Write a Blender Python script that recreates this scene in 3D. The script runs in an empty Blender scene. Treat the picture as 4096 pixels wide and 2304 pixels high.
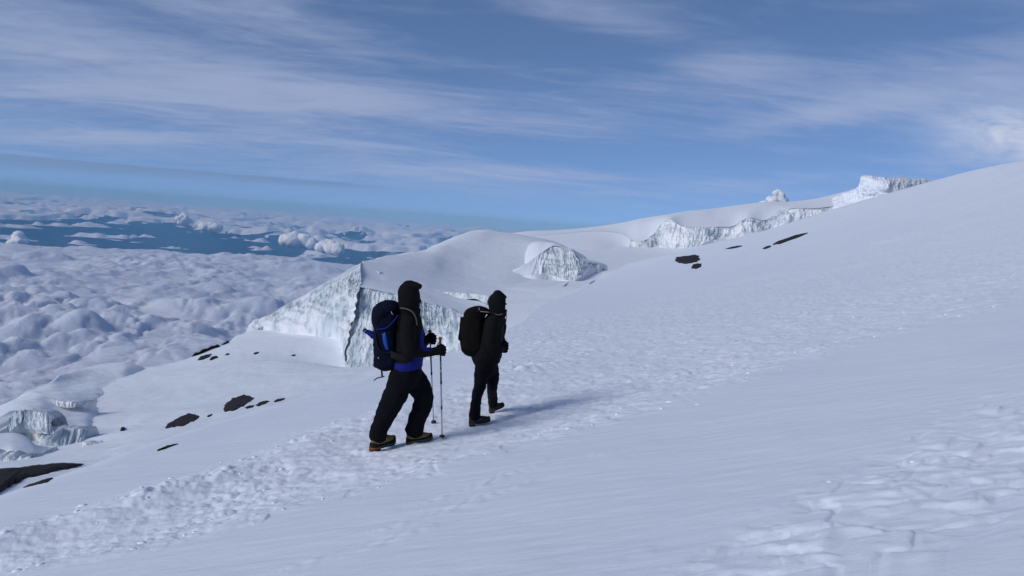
import bpy, bmesh, math, random
import numpy as np
from mathutils import Vector, Matrix, Euler
from mathutils.bvhtree import BVHTree

# ------------------------------------------------------------------ camera, sky, sun, exposure
SC = bpy.context.scene
COL = SC.collection
R = math.radians
F = 3400.0                       # focal length in photo pixels (4096 wide)
PITCH = math.atan((1152 - 888) / F)
ROLL = math.atan(0.0755)
CAM_M = (Matrix.Rotation(R(90) - PITCH, 4, 'X') @ Matrix.Rotation(ROLL, 4, 'Z'))
cam_d = bpy.data.cameras.new('camera')
cam_d.sensor_width = 36.0
cam_d.lens = 36.0 * F / 4096
cam_d.clip_start = 0.1
cam_d.clip_end = 900000
cam = bpy.data.objects.new('camera', cam_d)
cam.matrix_world = CAM_M
COL.objects.link(cam)
SC.camera = cam
CAM_R = np.array(CAM_M.to_3x3())

SUN_AZ, SUN_EL = R(-122), R(32)          # azimuth clockwise from straight ahead (+Y)
SUN_DIR = Vector((math.sin(SUN_AZ) * math.cos(SUN_EL), math.cos(SUN_AZ) * math.cos(SUN_EL), math.sin(SUN_EL)))
sun_d = bpy.data.lights.new('sun', 'SUN')
sun_d.energy = 1.55
sun_d.angle = R(32)
sun_d.color = (1.0, 0.97, 0.94)
sun = bpy.data.objects.new('sun', sun_d)
sun.rotation_euler = SUN_DIR.to_track_quat('Z', 'Y').to_euler()
COL.objects.link(sun)

SC.view_settings.view_transform = 'Standard'
SC.view_settings.look = 'None'
SC.view_settings.exposure = 0.36
SC.view_settings.gamma = 1.0
SC.view_settings.use_curve_mapping = False
SC.cycles.use_denoising = True
SC.cycles.use_adaptive_sampling = True
SC.cycles.adaptive_threshold = 0.02
SC.cycles.max_bounces = 6
SC.cycles.volume_bounces = 3
SC.cycles.transparent_max_bounces = 8


class NT:
    """tiny node-tree writer"""
    def __init__(s, tree):
        s.t = tree
        s.n = tree.nodes
        s.l = tree.links
    def new(s, kind, **kw):
        nd = s.n.new(kind)
        for k, v in kw.items():
            if k.startswith('i_'):
                nd.inputs[k[2:].replace('_', ' ')].default_value = v
            else:
                setattr(nd, k, v)
        return nd
    def link(s, a, b):
        s.l.new(a, b)
    def math(s, op, a, b=None, c=None, clamp=False):
        nd = s.n.new('ShaderNodeMath')
        nd.operation = op
        nd.use_clamp = clamp
        for i, v in enumerate((a, b, c)):
            if v is None:
                continue
            if isinstance(v, (int, float)):
                nd.inputs[i].default_value = v
            else:
                s.l.new(v, nd.inputs[i])
        return nd.outputs[0]
    def mix(s, fac, a, b):
        nd = s.n.new('ShaderNodeMix')
        nd.data_type = 'RGBA'
        for i, v in ((0, fac), (6, a), (7, b)):
            if isinstance(v, (int, float)):
                nd.inputs[i].default_value = v
            elif isinstance(v, tuple):
                nd.inputs[i].default_value = v if len(v) == 4 else (*v, 1)
            else:
                s.l.new(v, nd.inputs[i])
        return nd.outputs[2]
    def ramp(s, x, lo, hi):
        nd = s.n.new('ShaderNodeMapRange')
        nd.interpolation_type = 'SMOOTHSTEP'
        s.l.new(x, nd.inputs[0])
        nd.inputs[1].default_value = lo
        nd.inputs[2].default_value = hi
        return nd.outputs[0]
    def noise(s, vec, scale, detail=4, rough=0.5, dist=0.0):
        nd = s.n.new('ShaderNodeTexNoise')
        nd.inputs['Scale'].default_value = scale
        nd.inputs['Detail'].default_value = detail
        nd.inputs['Roughness'].default_value = rough
        nd.inputs['Distortion'].default_value = dist
        if vec is not None:
            s.l.new(vec, nd.inputs['Vector'])
        return nd.outputs[0]
    def vec(s, x, y, z):
        nd = s.n.new('ShaderNodeCombineXYZ')
        for i, v in enumerate((x, y, z)):
            if isinstance(v, (int, float)):
                nd.inputs[i].default_value = v
            else:
                s.l.new(v, nd.inputs[i])
        return nd.outputs[0]


SKY_STRENGTH = 0.106
world = bpy.data.worlds.new('World')
SC.world = world
world.use_nodes = True
W = NT(world.node_tree)
W.n.clear()
tc = W.new('ShaderNodeTexCoord')
sep = W.new('ShaderNodeSeparateXYZ')
W.link(tc.outputs['Generated'], sep.inputs[0])
dx, dy, dz = sep.outputs
zc = W.math('MULTIPLY_ADD', W.math('MAXIMUM', dz, 0.0), 0.92, 0.135)
sky = W.new('ShaderNodeTexSky')
sky.sky_type = 'NISHITA'
sky.sun_disc = False
sky.sun_elevation = SUN_EL
sky.sun_rotation = SUN_AZ
sky.altitude = 5500
sky.air_density = 1.0
sky.dust_density = 0.15
sky.ozone_density = 3.0
W.link(W.vec(dx, dy, zc), sky.inputs[0])
# high cirrus veils laid on a plane far above (direction divided by its height)
zz = W.math('ADD', W.math('MAXIMUM', dz, 0.0), 0.10)
px_ = W.math('DIVIDE', dx, zz)
py_ = W.math('DIVIDE', dy, zz)
# streaks run a little up to the right: shear and stretch
su = W.math('ADD', W.math('MULTIPLY', px_, 0.62), W.math('MULTIPLY', py_, 0.05))
sv = W.math('SUBTRACT', W.math('MULTIPLY', py_, 1.3), W.math('MULTIPLY', px_, 0.06))
veil = W.noise(W.vec(su, sv, 3.7), 1.1, 10, 0.62, 0.9)
veil2 = W.noise(W.vec(su, sv, 11.3), 3.6, 9, 0.58, 1.2)
big = W.noise(W.vec(px_, py_, 5.5), 0.33, 3, 0.5)
cov = W.math('ADD', W.math('MULTIPLY', veil, 0.66), W.math('MULTIPLY', veil2, 0.34))
cov = W.math('ADD', cov, W.math('MULTIPLY', W.math('SUBTRACT', big, 0.5), 0.55))
# thicker and thinner places of the veil, by compass direction and height (radians)
az = W.math('ARCTAN2', dx, dy)
el = W.math('ARCSINE', dz)
def sky_dir(px, py):
    d = np.array([(px - 2048) / F, -(py - 1152) / F, -1.0]) @ CAM_R.T
    d /= np.linalg.norm(d)
    return math.atan2(d[0], d[1]), math.asin(d[2])
def blob(px, py, rx, ry, slope=0.0):
    a, e = sky_dir(px, py)
    u = W.math('SUBTRACT', az, a)
    v = W.math('SUBTRACT', W.math('SUBTRACT', el, e), W.math('MULTIPLY', u, slope))
    q2 = W.math('ADD', W.math('POWER', W.math('ABSOLUTE', W.math('DIVIDE', u, rx)), 2.0), W.math('POWER', W.math('ABSOLUTE', W.math('DIVIDE', v, ry)), 2.0))
    return W.math('EXPONENT', W.math('MULTIPLY', q2, -1.0))
for px, py, rx, ry, sl, w in ((3800, 370, .22, .035, .10, .20), (3250, 465, .12, .014, .22, .22), (2900, 265, .07, .016, .0, .20), (2650, 350, .16, .022, .02, .14),
                              (2350, 40, .10, .022, -.1, .18), (500, 330, .32, .085, -.05, .17), (420, 548, .10, .009, .06, .22), (1900, 690, .16, .010, .03, .14),
                              (1300, 400, .16, .02, .0, .10), (2200, 200, .22, .03, -.1, -.16), (3400, 140, .14, .018, .04, -.16), (3100, 560, .22, .03, .1, -.14), (1300, 180, .2, .02, 0, -.06)):
    cov = W.math('ADD', cov, W.math('MULTIPLY', blob(px, py, rx, ry, sl), w))
cov = W.ramp(cov, 0.40, 0.88)
cov = W.math('MULTIPLY', cov, 0.64)
cov = W.math('MULTIPLY', cov, W.ramp(dz, -0.01, 0.07))
CIRRUS = (3.1, 3.5, 4.8)
skycol = W.mix(cov, sky.outputs[0], CIRRUS)
# a brighter lump of cloud at the right
lumpn = W.noise(W.vec(W.math('MULTIPLY', az, 1.0), W.math('MULTIPLY', el, 2.4), 1.0), 17, 9, 0.62, 0.6)
lb = W.math('MULTIPLY', blob(4090, 540, .075, .028, -.1), W.math('MULTIPLY_ADD', lumpn, 3.2, -0.85), None, True)
skycol = W.mix(W.math('MULTIPLY', lb, 0.75), skycol, (4.7, 5.0, 5.9))
# the low dark sheet of stratus seen nearly edge-on at the left
a0, e0 = sky_dir(0, 612); a1, e1 = sky_dir(1600, 748)
k = W.math('DIVIDE', W.math('SUBTRACT', az, a0), a1 - a0)
wob = W.math('MULTIPLY', W.math('SUBTRACT', W.noise(W.vec(az, 0.0, 2.0), 9, 4, 0.6), 0.5), 0.004)
et = W.math('ADD', W.math('MULTIPLY_ADD', k, e1 - e0, e0), wob)
th = W.math('MAXIMUM', W.math('MULTIPLY_ADD', k, -0.013, 0.019), 0.003)
tt = W.math('DIVIDE', W.math('SUBTRACT', et, el), th)
stn = W.noise(W.vec(W.math('MULTIPLY', az, 5.0), W.math('MULTIPLY', el, 90.0), 0.0), 1.0, 5, 0.6)
st = W.math('MULTIPLY', W.ramp(tt, 0.0, 0.05), W.ramp(tt, 1.0, 0.25))
st = W.math('MULTIPLY', st, W.ramp(k, 1.03, 0.75))
st = W.math('MULTIPLY', st, W.ramp(stn, 0.22, 0.48))
skycol = W.mix(W.math('MULTIPLY', st, 0.70), skycol, (1.25, 1.95, 3.3))
bg = W.new('ShaderNodeBackground')
bg.inputs[1].default_value = SKY_STRENGTH
W.link(skycol, bg.inputs[0])
wo = W.new('ShaderNodeOutputWorld')
W.link(bg.outputs[0], wo.inputs[0])


# ------------------------------------------------------------------ projection helpers
def ray(px, py):
    px = np.asarray(px, float); py = np.asarray(py, float)
    d = np.stack([(px - 2048) / F, -(py - 1152) / F, -np.ones_like(px)], -1) @ CAM_R.T
    return d
def P(px, py, Y):
    """the world point at forward distance Y that stands in that direction"""
    d = ray(px, py)
    return d * (np.asarray(Y, float) / d[..., 1])[..., None]
def V(px, py, Y):
    return Vector(P(px, py, Y))
def to_px(co):
    c = np.asarray(co) @ CAM_R
    return 2048 + F * c[..., 0] / -c[..., 2], 1152 - F * c[..., 1] / -c[..., 2]


# ------------------------------------------------------------------ numpy noise
_rs = np.random.RandomState(7)
_perm = _rs.permutation(256).astype(np.int32)
_perm = np.concatenate([_perm, _perm, _perm])
_g3 = _rs.normal(size=(256, 3)); _g3 /= np.linalg.norm(_g3, axis=1)[:, None]
_ga = _rs.uniform(0, 2 * np.pi, 256)
_g2 = np.stack([np.cos(_ga), np.sin(_ga)], 1)
_rnd = _rs.uniform(size=(256, 4))
def noise2(x, y):
    xi = np.floor(x).astype(np.int64); yi = np.floor(y).astype(np.int64)
    xf = x - xi; yf = y - yi
    u = xf * xf * xf * (xf * (xf * 6 - 15) + 10); v = yf * yf * yf * (yf * (yf * 6 - 15) + 10)
    def g(i, j):
        h = _perm[(_perm[(xi + i) & 255] + yi + j) & 255]
        return _g2[h, 0] * (xf - i) + _g2[h, 1] * (yf - j)
    a = g(0, 0); b = g(1, 0); c = g(0, 1); d = g(1, 1)
    return ((a + u * (b - a)) * (1 - v) + (c + u * (d - c)) * v) * 1.5
def noise3(p):
    x, y, z = p[..., 0], p[..., 1], p[..., 2]
    xi, yi, zi = (np.floor(t).astype(np.int64) for t in (x, y, z))
    xf, yf, zf = x - xi, y - yi, z - zi
    u, v, w = (t * t * t * (t * (t * 6 - 15) + 10) for t in (xf, yf, zf))
    def g(i, j, k):
        h = _perm[(_perm[(_perm[(xi + i) & 255] + yi + j) & 255] + zi + k) & 255]
        return _g3[h, 0] * (xf - i) + _g3[h, 1] * (yf - j) + _g3[h, 2] * (zf - k)
    def lx(j, k):
        a = g(0, j, k); b = g(1, j, k)
        return a + u * (b - a)
    def ly(k):
        a = lx(0, k); b = lx(1, k)
        return a + v * (b - a)
    a = ly(0); b = ly(1)
    return (a + w * (b - a)) * 1.4
def fbm2(x, y, oct=4, gain=0.5, lac=2.03):
    s = 0; a = 1.0
    for i in range(oct):
        s = s + a * noise2(x + 17.3 * i, y - 9.1 * i)
        x = x * lac; y = y * lac; a *= gain
    return s
def fbm3(p, oct=4, gain=0.5):
    s = 0; a = 1.0
    for i in range(oct):
        s = s + a * noise3(p + 13.7 * i)
        p = p * 2.03; a *= gain
    return s
def caps2(x, y, seed=0, rmin=0.45, rmax=0.85, keep=1.0, soft=None):
    """height of a field of half balls, one a cell of side 1"""
    xi = np.floor(x).astype(np.int64); yi = np.floor(y).astype(np.int64)
    best = np.zeros_like(x)
    for i in (-1, 0, 1):
        for j in (-1, 0, 1):
            h = _perm[(_perm[(xi + i + seed) & 255] + yi + j + 3 * seed) & 255]
            cx = xi + i + 0.1 + 0.8 * _rnd[h, 0]; cy = yi + j + 0.1 + 0.8 * _rnd[h, 1]
            r = rmin + (rmax - rmin) * _rnd[h, 2]
            q = r * r - (x - cx) ** 2 - (y - cy) ** 2
            v = (np.sqrt(np.maximum(q, 0)) if soft is None else 0.8 * np.sqrt(np.maximum(q, 0)) + 0.2 * np.maximum(q, 0) / r) * (_rnd[h, 3] <= keep)
            best = np.maximum(best, v) if soft is None else best + v ** soft
    return best if soft is None else best ** (1 / soft)
def sstep(a, b, x):
    t = np.clip((x - a) / (b - a), 0, 1)
    return t * t * (3 - 2 * t)


# ------------------------------------------------------------------ mesh helpers
def link(name, me, mat=None, parent=None, smooth=True):
    if mat is not None:
        for m in (mat if isinstance(mat, (list, tuple)) else [mat]):
            me.materials.append(m)
    if smooth and len(me.polygons):
        me.polygons.foreach_set('use_smooth', np.ones(len(me.polygons), bool))
    o = bpy.data.objects.new(name, me)
    COL.objects.link(o)
    if parent is not None:
        o.parent = parent
        o.matrix_parent_inverse = parent.matrix_world.inverted()
    return o
def tag(o, label=None, category=None, group=None, kind=None):
    for k, v in (('label', label), ('category', category), ('group', group), ('kind', kind)):
        if v:
            o[k] = v
    return o
def empty(name, loc):
    o = bpy.data.objects.new(name, None)
    o.empty_display_size = 0.2
    o.matrix_world = Matrix.Translation(loc)
    o.location = loc
    COL.objects.link(o)
    return o
def mesh_np(name, co, quads):
    me = bpy.data.meshes.new(name)
    co = np.ascontiguousarray(co, dtype=np.float32).reshape(-1, 3)
    quads = np.ascontiguousarray(quads, dtype=np.int32)
    n, k = quads.shape
    me.vertices.add(len(co)); me.vertices.foreach_set('co', co.ravel())
    me.loops.add(n * k); me.loops.foreach_set('vertex_index', quads.ravel())
    me.polygons.add(n)
    me.polygons.foreach_set('loop_start', np.arange(0, n * k, k, dtype=np.int32))
    me.polygons.foreach_set('loop_total', np.full(n, k, dtype=np.int32))
    me.update(calc_edges=True)
    me.validate()
    return me
def grid_quads(nr, nc, flip=False):
    i = np.arange((nr - 1) * (nc - 1))
    r = i // (nc - 1); c = i % (nc - 1)
    a = r * nc + c
    q = np.stack([a, a + 1, a + nc + 1, a + nc], 1)
    return q[:, ::-1] if flip else q
def grid_normals(co):
    du = np.gradient(co, axis=1); dv = np.gradient(co, axis=0)
    n = np.cross(du, dv)
    return n / np.maximum(np.linalg.norm(n, axis=-1, keepdims=True), 1e-9)


# ------------------------------------------------------------------ materials
MATS = {}
def pmat(name, color, rough=0.8, spec=0.3, metallic=0.0, bump=None, vary=None, sheen=0.0):
    m = bpy.data.materials.new(name)
    m.use_nodes = True
    T = NT(m.node_tree)
    b = m.node_tree.nodes['Principled BSDF']
    b.inputs['Base Color'].default_value = (*color, 1)
    b.inputs['Roughness'].default_value = rough
    b.inputs['Specular IOR Level'].default_value = spec
    b.inputs['Metallic'].default_value = metallic
    if sheen:
        b.inputs['Sheen Weight'].default_value = sheen
    geo = T.new('ShaderNodeNewGeometry')
    if vary:
        sc, amt = vary
        n = T.noise(geo.outputs['Position'], sc, 5, 0.6)
        k = T.math('MULTIPLY_ADD', n, 2 * amt, 1 - amt)
        mul = T.new('ShaderNodeMix', data_type='RGBA', blend_type='MULTIPLY')
        mul.inputs[0].default_value = 1
        mul.inputs[6].default_value = (*color, 1)
        T.link(T.vec(k, k, k), mul.inputs[7])
        T.link(mul.outputs[2], b.inputs['Base Color'])
    if bump:
        sc, st, dist = bump
        n = T.noise(geo.outputs['Position'], sc, 6, 0.6)
        bn = T.new('ShaderNodeBump')
        bn.inputs['Strength'].default_value = st
        bn.inputs['Distance'].default_value = dist
        T.link(n, bn.inputs['Height'])
        T.link(bn.outputs[0], b.inputs['Normal'])
    MATS[name] = m
    return m

def snow_near_mat():
    m = pmat('snow', (0.86, 0.88, 0.91), 0.65, 0.25)
    T = NT(m.node_tree)
    b = m.node_tree.nodes['Principled BSDF']
    geo = T.new('ShaderNodeNewGeometry')
    pos = geo.outputs['Position']
    mp = T.new('ShaderNodeMapping')
    mp.inputs['Rotation'].default_value = (0, 0, R(-20))
    mp.inputs['Scale'].default_value = (1.1, 6.0, 1)
    T.link(pos, mp.inputs[0])
    rip = T.noise(mp.outputs[0], 1.6, 5, 0.55, 0.3)
    fine = T.noise(pos, 55, 4, 0.6)
    h = T.math('ADD', T.math('MULTIPLY', rip, 0.020), T.math('MULTIPLY', fine, 0.0035))
    bn = T.new('ShaderNodeBump')
    bn.inputs['Strength'].default_value = 0.55
    bn.inputs['Distance'].default_value = 1.0
    T.link(h, bn.inputs['Height'])
    T.link(bn.outputs[0], b.inputs['Normal'])
    col = T.mix(T.ramp(T.noise(pos, 0.35, 4, 0.6), 0.3, 0.75), (0.795, 0.84, 0.925), (0.835, 0.87, 0.945))
    T.link(col, b.inputs['Base Color'])
    return m
def snow_far_mat():
    m = pmat('far_snow', (0.84, 0.88, 0.935), 0.7, 0.2)
    T = NT(m.node_tree)
    b = m.node_tree.nodes['Principled BSDF']
    geo = T.new('ShaderNodeNewGeometry')
    h = T.noise(geo.outputs['Position'], 0.5, 6, 0.55)
    bn = T.new('ShaderNodeBump')
    bn.inputs['Strength'].default_value = 0.5
    bn.inputs['Distance'].default_value = 0.35
    T.link(h, bn.inputs['Height'])
    T.link(bn.outputs[0], b.inputs['Normal'])
    return m
def ice_mat():
    """cliff ice: snow-white with grey-green bare ice and dark dust in the flutes"""
    m = pmat('glacier_ice', (0.7, 0.75, 0.78), 0.45, 0.4)
    T = NT(m.node_tree)
    b = m.node_tree.nodes['Principled BSDF']
    geo = T.new('ShaderNodeNewGeometry')
    pos = geo.outputs['Position']
    mp = T.new('ShaderNodeMapping')
    mp.inputs['Scale'].default_value = (1, 1, 0.16)
    T.link(pos, mp.inputs[0])
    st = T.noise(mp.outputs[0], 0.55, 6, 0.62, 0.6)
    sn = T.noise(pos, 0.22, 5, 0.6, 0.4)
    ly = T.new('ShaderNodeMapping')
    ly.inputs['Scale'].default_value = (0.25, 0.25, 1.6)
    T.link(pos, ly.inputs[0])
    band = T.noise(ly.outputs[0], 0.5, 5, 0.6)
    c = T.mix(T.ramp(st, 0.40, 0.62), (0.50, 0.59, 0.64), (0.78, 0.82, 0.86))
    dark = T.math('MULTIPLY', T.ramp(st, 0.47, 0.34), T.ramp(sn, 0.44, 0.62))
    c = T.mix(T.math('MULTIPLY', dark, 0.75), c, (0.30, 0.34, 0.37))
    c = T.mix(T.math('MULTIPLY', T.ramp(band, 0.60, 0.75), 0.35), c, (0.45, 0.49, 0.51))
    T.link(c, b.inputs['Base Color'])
    bn = T.new('ShaderNodeBump')
    bn.inputs['Strength'].default_value = 0.7
    bn.inputs['Distance'].default_value = 0.8
    T.link(T.math('ADD', st, T.math('MULTIPLY', T.noise(pos, 1.4, 5, 0.6), 0.35)), bn.inputs['Height'])
    T.link(bn.outputs[0], b.inputs['Normal'])
    return m
M_SNOW = snow_near_mat()
M_FAR = snow_far_mat()
M_ICE = ice_mat()
M_ROCK = pmat('lava_rock', (0.030, 0.024, 0.024), 0.9, 0.2, bump=(9, 0.8, 0.06), vary=(4.0, 0.6))

# ------------------------------------------------------------------ the snow slope the climbers walk on
EDGE_PX = [-1600, -800, 0, 400, 1000, 1400, 1700, 1850, 2000, 2100, 2300, 2500, 2700, 3000, 3500, 4096, 4900, 6500]
EDGE_Y = [8.0, 8.2, 8.6, 10.2, 13.9, 17.0, 20.7, 22.8, 29, 38, 100, 260, 190, 140, 106, 74, 66, 60]
EDGE_Q = [(p - 2048) / F for p in EDGE_PX]
def slope_base(x, y):
    z = -1.55 + 0.19 * x - 0.0759 * y + 0.0041 * np.where(x < 45, np.maximum(x, 0) ** 2, 2025 + 75 * (x - 45))
    e = np.interp(x / np.maximum(y, 0.3), EDGE_Q, EDGE_Y)
    t = np.maximum(y / e - 0.93, 0)
    z = z - e * (0.34 + 0.25 * sstep(0.25, 0.6, x / np.maximum(y, 0.3))) * t * t / (t + 0.30)
    return z
def cast_slope(px, py):
    """where the direction of a photo pixel meets the slope (march outward)"""
    d = ray(px, py)
    d = d / d[1]
    ys = np.exp(np.linspace(np.log(2.5), np.log(420), 4000))
    h = d[2] * ys - slope_base(d[0] * ys, ys)
    k = np.argmax(h <= 0)
    if h[k] > 0:
        k = len(ys) - 1
    y = ys[k]
    return np.array([d[0] * y, y])
UP = [(-500, 2330), (0, 2130), (300, 2035), (600, 1960), (1000, 1850), (1300, 1770), (1500, 1715), (1750, 1625), (2050, 1545), (2300, 1475), (2600, 1385), (2900, 1250), (3200, 1110), (3500, 985), (3800, 880), (4096, 790)]
LO = [(-500, 2480), (0, 2300), (300, 2245), (600, 2190), (1000, 2085), (1300, 2010), (1500, 1950), (1750, 1870), (2050, 1760), (2300, 1680), (2600, 1560), (2900, 1445), (3200, 1345), (3500, 1240), (3800, 1150), (4096, 1080)]
up = np.array([cast_slope(*p) for p in UP]); lo = np.array([cast_slope(*p) for p in LO])
TR_C = (up + lo) / 2
TR_W = np.maximum(np.linalg.norm(up - lo, axis=1) / 2, 0.3)
BR = [(2850, 2420), (3150, 2250), (3450, 2130), (3700, 2010), (3900, 1890), (4150, 1760), (4500, 1600)]
BR_C = np.array([cast_slope(*p) for p in BR]); BR_W = np.array([0.32, 0.40, 0.48, 0.55, 0.60, 0.7, 0.8])
TK = [[(1520, 2140), (1700, 2085), (1900, 2020), (2150, 1930), (2400, 1830)],
      [(1690, 2030), (1860, 1980), (2030, 1915), (2200, 1850)],
      [(1150, 2290), (1330, 2230), (1480, 2200), (1700, 2130)], [(2650, 1525), (3000, 1370), (3250, 1262), (3650, 1180), (4150, 1078)]]
TK_C = [np.array([cast_slope(*p) for p in t]) for t in TK]
def path_uv(x, y, C, Wd):
    """signed distance across a path in half widths, and length along it"""
    bd = np.full(x.shape, 1e9); bs = np.zeros_like(x); bl = np.zeros_like(x)
    L = 0
    for i in range(len(C) - 1):
        a, b = C[i], C[i + 1]
        ab = b - a; l = np.linalg.norm(ab)
        t = np.clip(((x - a[0]) * ab[0] + (y - a[1]) * ab[1]) / (l * l), 0, 1)
        ex = x - a[0] - t * ab[0]; ey = y - a[1] - t * ab[1]
        d = np.hypot(ex, ey) / (Wd[i] + t * (Wd[i + 1] - Wd[i]))
        s = np.sign(ab[0] * ey - ab[1] * ex)
        m = d < np.abs(bd)
        bd = np.where(m, d * s, bd); bl = np.where(m, L + t * l, bl)
        L += l
    return bd, bl
def slope_detail(x, y):
    far = np.clip(12.0 / np.maximum(y, 12.0), 0, 1)
    z = 0.010 * fbm2(x * 0.55, y * 0.9, 3) + 0.10 * fbm2(x * 0.07 + 5, y * 0.05, 2)
    # wind ripples along the slope
    c, s = math.cos(R(14)), math.sin(R(14))
    u = c * x + s * y; v = -s * x + c * y
    z += 0.0045 * fbm2(u * 1.3, v * 7.0, 3, 0.55)
    # the trodden path
    d, l = path_uv(x, y, TR_C, TR_W)
    wob = 0.22 * noise2(l * 1.1, np.sign(d) * 3.0) + 0.12 * noise2(l * 3.7, np.sign(d) * 5.0 + 9)
    ad = np.abs(d) + wob
    inside = 1 - sstep(0.70, 1.15, ad)
    z -= 0.10 * (1 - sstep(0.15, 0.95, np.abs(d + 0.1))) * inside
    patch = sstep(-0.10, 0.45, fbm2(x * 1.1 + 40, y * 1.1, 3))
    lumps = caps2(u * 5.0, v * 7.0, 3, 0.2, 0.7, 0.6) * 0.020 + caps2(x * 13, y * 13, 11, 0.2, 0.75, 0.6) * 0.009
    rough = 0.016 * fbm2(u * 2.2, v * 5.0, 3, 0.5) + 0.006 * fbm2(u * 8, v * 16, 3, 0.6)
    gd = 0.95 + 0.35 * sstep(13, 26, y)
    z += inside * gd * (1.35 * rough + 1.9 * (lumps - 0.006) * patch + 0.012 * np.abs(fbm2(u * 2.6 + 3, v * 5.5, 3)))
    bn_ = sstep(-0.2, 0.5, fbm2(l * 0.9 + 3, d * 0.4, 3))
    bank = np.exp(-((d - 0.78) / 0.20) ** 2)              # pushed-up crumbs along the upper edge
    z += 1.25 * gd * bank * (0.018 + bn_ * (0.050 * np.maximum(fbm2(x * 4.2 + 7, y * 4.2, 3), 0) + 0.022 * caps2(x * 6.5, y * 6.5, 21, 0.25, 0.8, 0.6) + 0.012 * caps2(x * 14, y * 14, 23, 0.25, 0.8, 0.6)))
    bank = np.exp(-((d + 0.86) / 0.14) ** 2)
    z += gd * bank * bn_ * (0.014 + 0.024 * np.maximum(fbm2(u * 3.0 + 17, v * 6.0, 3), 0))
    # boot prints left of the photographer's own way, lower right
    d, l = path_uv(x, y, BR_C, BR_W)
    fade = 1 - sstep(0.60, 1.45, np.abs(d) + 0.5 * noise2(l * 1.7, d * 2))
    wx = u + 0.12 * noise2(u * 4, v * 4); wy = v + 0.10 * noise2(u * 4 + 9, v * 4)
    pr = caps2(wx * 2.3 + 4, wy * 5.2, 5, 0.2, 0.75, 0.55)
    z += 0.75 * fade * (0.060 * np.minimum(pr, 0.36) + 0.020 * fbm2(wx * 2.6, wy * 7.0, 3) - 0.012 - 0.05 * np.minimum(caps2(wx * 1.9 + 31, wy * 4.2 + 8, 17, 0.15, 0.6, 0.4), 0.3))
    spr = (1 - sstep(0.8, 2.9, np.abs(d))) * (d > 0)
    z += spr * 0.016 * caps2(u * 5.5 + 9, v * 9.0 + 3, 9, 0.10, 0.45, 0.3)
    for C in TK_C:                                         # faint old tracks
        d, l = path_uv(x, y, C, np.full(len(C), 0.09 if C[-1, 1] < 16 else 0.28))
        fade = np.exp(-d * d) * sstep(-0.1, 0.35, noise2(l * 2.3, 0.5 + 0 * l) + 0.12)
        z += 0.45 * fade * (0.016 + 0.022 * noise2(l * 9, d * 2)) * (1 if C[-1, 1] < 16 else 3.0)
    return z * far ** 0.25
q = np.concatenate([np.linspace(-2.6, -0.70, 26)[:-1], np.linspace(-0.70, 0.70, 840), np.linspace(0.70, 2.6, 26)[1:]])
yy = np.concatenate([np.exp(np.linspace(np.log(0.6), np.log(3.9), 24))[:-1], np.exp(np.linspace(np.log(3.9), np.log(22), 470))[:-1],
                     np.exp(np.linspace(np.log(22), np.log(70), 210))[:-1], np.exp(np.linspace(np.log(70), np.log(430), 80))])
Q, Yg = np.meshgrid(q, yy)
X = Q * Yg
Z = slope_base(X, Yg) + slope_detail(X, Yg)
slope_me = mesh_np('snow_slope', np.stack([X, Yg, Z], -1), grid_quads(*X.shape))
tag(link('snow_slope', slope_me, M_SNOW), kind='structure')
_c = np.stack([X, Yg, Z], -1)[::2, ::2]
SLOPE_BVH = BVHTree.FromPolygons(_c.reshape(-1, 3).tolist(), grid_quads(*_c.shape[:2]).tolist())
def on_slope(px, py):
    d = Vector(ray(px, py)).normalized()
    h, n, i, t = SLOPE_BVH.ray_cast(Vector((0, 0, 0)) + d * 2.0, d)
    return (h, n) if h is not None else (Vector((*cast_slope(px, py), 0)), Vector((0, 0, 1)))

# ------------------------------------------------------------------ lower snow basin (thin-plate surface through surveyed points)
def tps(pts, lam=0.0):
    pts = np.asarray(pts, float)
    xy = pts[:, :2] / 50.0; n = len(pts)
    def U(a, b):
        r2 = ((a[:, None] - b[None]) ** 2).sum(-1)
        return 0.5 * r2 * np.log(r2 + 1e-12)
    A = np.zeros((n + 3, n + 3))
    A[:n, :n] = U(xy, xy) + lam * np.eye(n)
    A[:n, n] = 1; A[:n, n + 1:] = xy; A[n:, :n] = A[:n, n:].T
    w = np.linalg.solve(A, np.concatenate([pts[:, 2], np.zeros(3)]))
    def f(x, y):
        s = np.stack([np.ravel(x), np.ravel(y)], 1) / 50.0
        out = np.empty(len(s))
        for k in range(0, len(s), 20000):
            c = s[k:k + 20000]
            out[k:k + 20000] = U(c, xy) @ w[:n] + w[n] + c @ w[n + 1:]
        return out.reshape(np.shape(x))
    return f
BAS = [(0, 1960, 26), (0, 1900, 30), (330, 1870, 34), (330, 1840, 40), (-500, 1900, 40), (600, 1780, 44), (450, 1740, 56), (360, 1770, 55), (200, 1830, 46),
       (0, 1850, 42), (950, 1620, 70), (720, 1690, 62), (520, 1640, 82), (640, 1560, 98), (780, 1470, 122), (720, 1430, 140), (860, 1400, 140), (1000, 1450, 118), (1000, 1520, 98),
       (1250, 1560, 82), (1200, 1450, 118), (1300, 1340, 150), (1150, 1340, 152), (1010, 1330, 158), (900, 1362, 152), (1370, 1512, 124), (1450, 1495, 121), (1290, 1400, 136),
       (1600, 1478, 117), (1800, 1435, 110), (2000, 1420, 98), (1150, 1620, 68), (1500, 1560, 80), (580, 1500, 116), (400, 1600, 92)]
BP = [P(*p) for p in BAS]
basin_f = tps(BP, 1e-4)
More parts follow.
